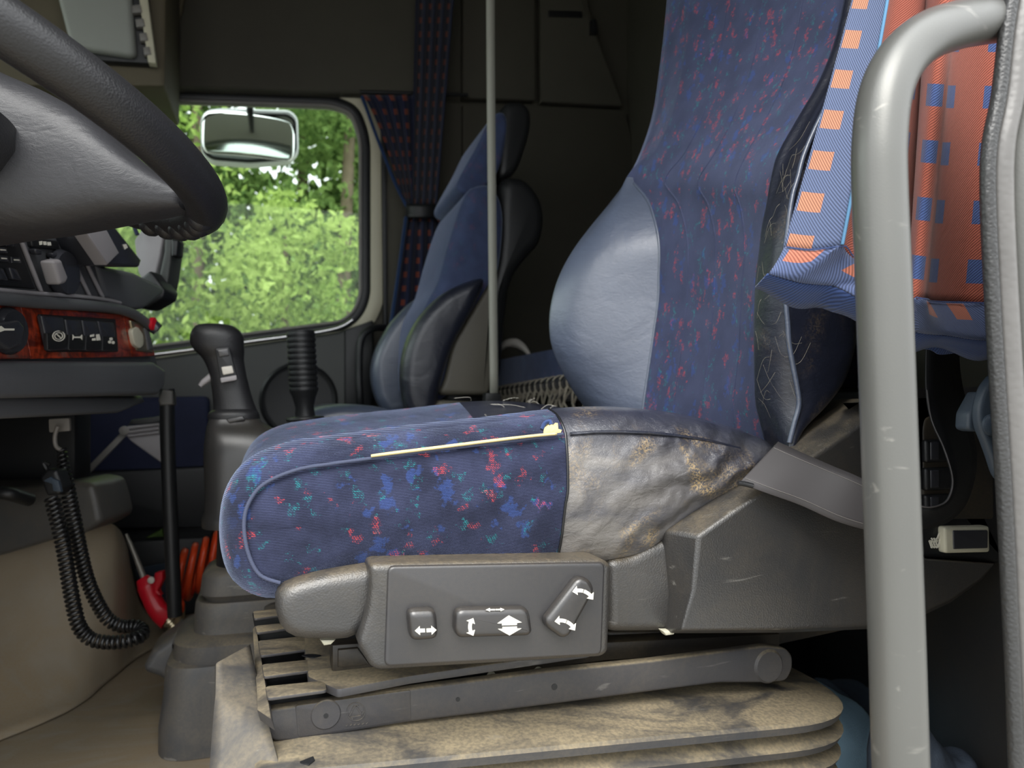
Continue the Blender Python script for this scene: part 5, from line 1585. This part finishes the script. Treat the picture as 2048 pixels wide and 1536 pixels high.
# ================================================================== BUNK, RAIL WITH NET
bk = thing('sleeper_bunk', 'blue sleeper bunk mattress behind the seats', 'bunk', (1.0, 1.5, 0))
zb = .725
box('mattress', (.71, 1.22, zb - .11), (1.24, 2.40, zb), 'fabricP', bk, .03)
box('bunk_box', (.74, 1.22, 0), (1.27, 2.44, zb - .112), 'black', bk, .01)
tag(tube('pillow_edge', [P(1000, 700, 2.25), P(1012, 688, 2.22), P(1030, 686, 2.2), P(1046, 695, 2.18), P(1060, 711, 2.16)], [.004, .012, .016, .012, .004], 'pale', None, 10), 'pale curved strip lying on the blue bunk mattress', 'bunk item')
def bunk_net():
    t = thing('bunk_rail', 'black tubular bunk rail wrapped with a knotted cord net', 'rail', (.675, 1.7, .62))
    A, Bq = PX(974, 789, .675), PX(1215, 755, .675)
    A2, B2 = PX(1112, 797, .665), PX(1215, 786, .665)
    tube('rail', [A, A.lerp(Bq, .5), Bq], .0175, 'knob', t, 14)
    tube('rail', [A2, B2], .0135, 'knob', t, 14)
    tube('net_pole', [PX(1148, 796, .665), PX(1150, 870, .665), Vector((.665, PX(1150, 870, .665).y, .42))], .008, 'black', t, 8)
    V = []
    n = 22
    ln = [];
    for k in range(n):
        f = k / (n - 1)
        c = A.lerp(Bq, f)
        # cord loop round the rail
        lp = [c + Vector((.0205 * math.cos(a), .004 * math.sin(a * .5), .0205 * math.sin(a))) for a in [2 * math.pi * j / 10 for j in range(11)]]
        ln.append(lp)
        g = min(1, f + .06); h = max(0, f - .06)
        for q in (g, h):
            p0 = A.lerp(Bq, f) + Vector((-.02, 0, -.01))
            mid = A.lerp(Bq, (f + q) / 2) + Vector((-.03 + .01 * math.sin(k), 0, -.05))
            e = A.lerp(Bq, q) + Vector((-.02, 0, -.10 - .01 * math.cos(k * 1.7)))
            e2 = A.lerp(Bq, f) + Vector((0, 0, -.17))
            ln.append([p0, mid, e, e2])
    vs, fs = [], []
    for l in ln:
        pts = spline(l, 3)
        for i, p in enumerate(pts):
            tg = (pts[min(i + 1, len(pts) - 1)] - pts[max(i - 1, 0)]).normalized()
            e1_, e2_, _ = frame_of(tg)
            b0 = len(vs)
            vs += [p + e1_ * .0028, p - e1_ * .0014 + e2_ * .0025, p - e1_ * .0014 - e2_ * .0025]
            if i:
                for j in range(3): fs.append((b0 - 3 + j, b0 - 3 + (j + 1) % 3, b0 + (j + 1) % 3, b0 + j))
    mesh('net', vs, fs, 'net', t, 60, kind='stuff')


bunk_net()
# ================================================================== BEHIND THE SEAT BASE
def crumple(name, pts, Yr, mat, label, cat, thick=.05, seed=1, sub=7):
    """a lump of cloth: rounded slab with creases"""
    o = slab(name, pts, (0, thick, 0), mat, None, thick * .45, 5, 0, 5, thick * .45, 80)
    r = random.Random(seed)
    tx = bpy.data.textures.new('creases', 'CLOUDS'); tx.noise_scale = .05
    sb = o.modifiers.new('sub', 'SUBSURF'); sb.levels = sb.render_levels = 2
    dm = o.modifiers.new('crease', 'DISPLACE'); dm.texture = tx; dm.strength = .012; dm.texture_coords = 'GLOBAL'
    return tag(o, label, cat)


crumple('folded_cloth', [P(x, y, .86) for x, y in [(1560, 1560), (1560, 1440), (1640, 1402), (1720, 1405), (1812, 1480), (1820, 1640), (1760, 2060), (1560, 2060)]], .86, 'cloth', 'light blue cloth folded on the floor behind the rubber bellows', 'cloth', .16)
crumple('dark_bag', [P(x, y, 1.02) for x, y in [(1690, 1425), (1720, 1395), (1790, 1395), (1840, 1470), (1840, 1860), (1700, 1860)]], 1.02, 'cloth2', 'dark slate cloth bag on the floor behind the light blue cloth', 'bag', .12, 3)
crumple('slate_sheet', [P(x, y, .66) for x, y in [(1830, 1440), (1880, 1465), (1935, 1530), (1990, 1580), (1990, 2220), (1800, 2220), (1800, 1480)]], .66, 'cloth2', 'slate blue sheet corner at the bottom, right of the grab handle', 'sheet', .06, 5)
struct(box('trim_6', (.83, .43, 0.0), (1.27, .78, .60), 'console', None, .006))
struct(box('shade_box', (1.02, .79, 0.0), (1.27, 1.21, .60), 'black', None, .006))  # black box added to stand in for shade in the void behind the seat
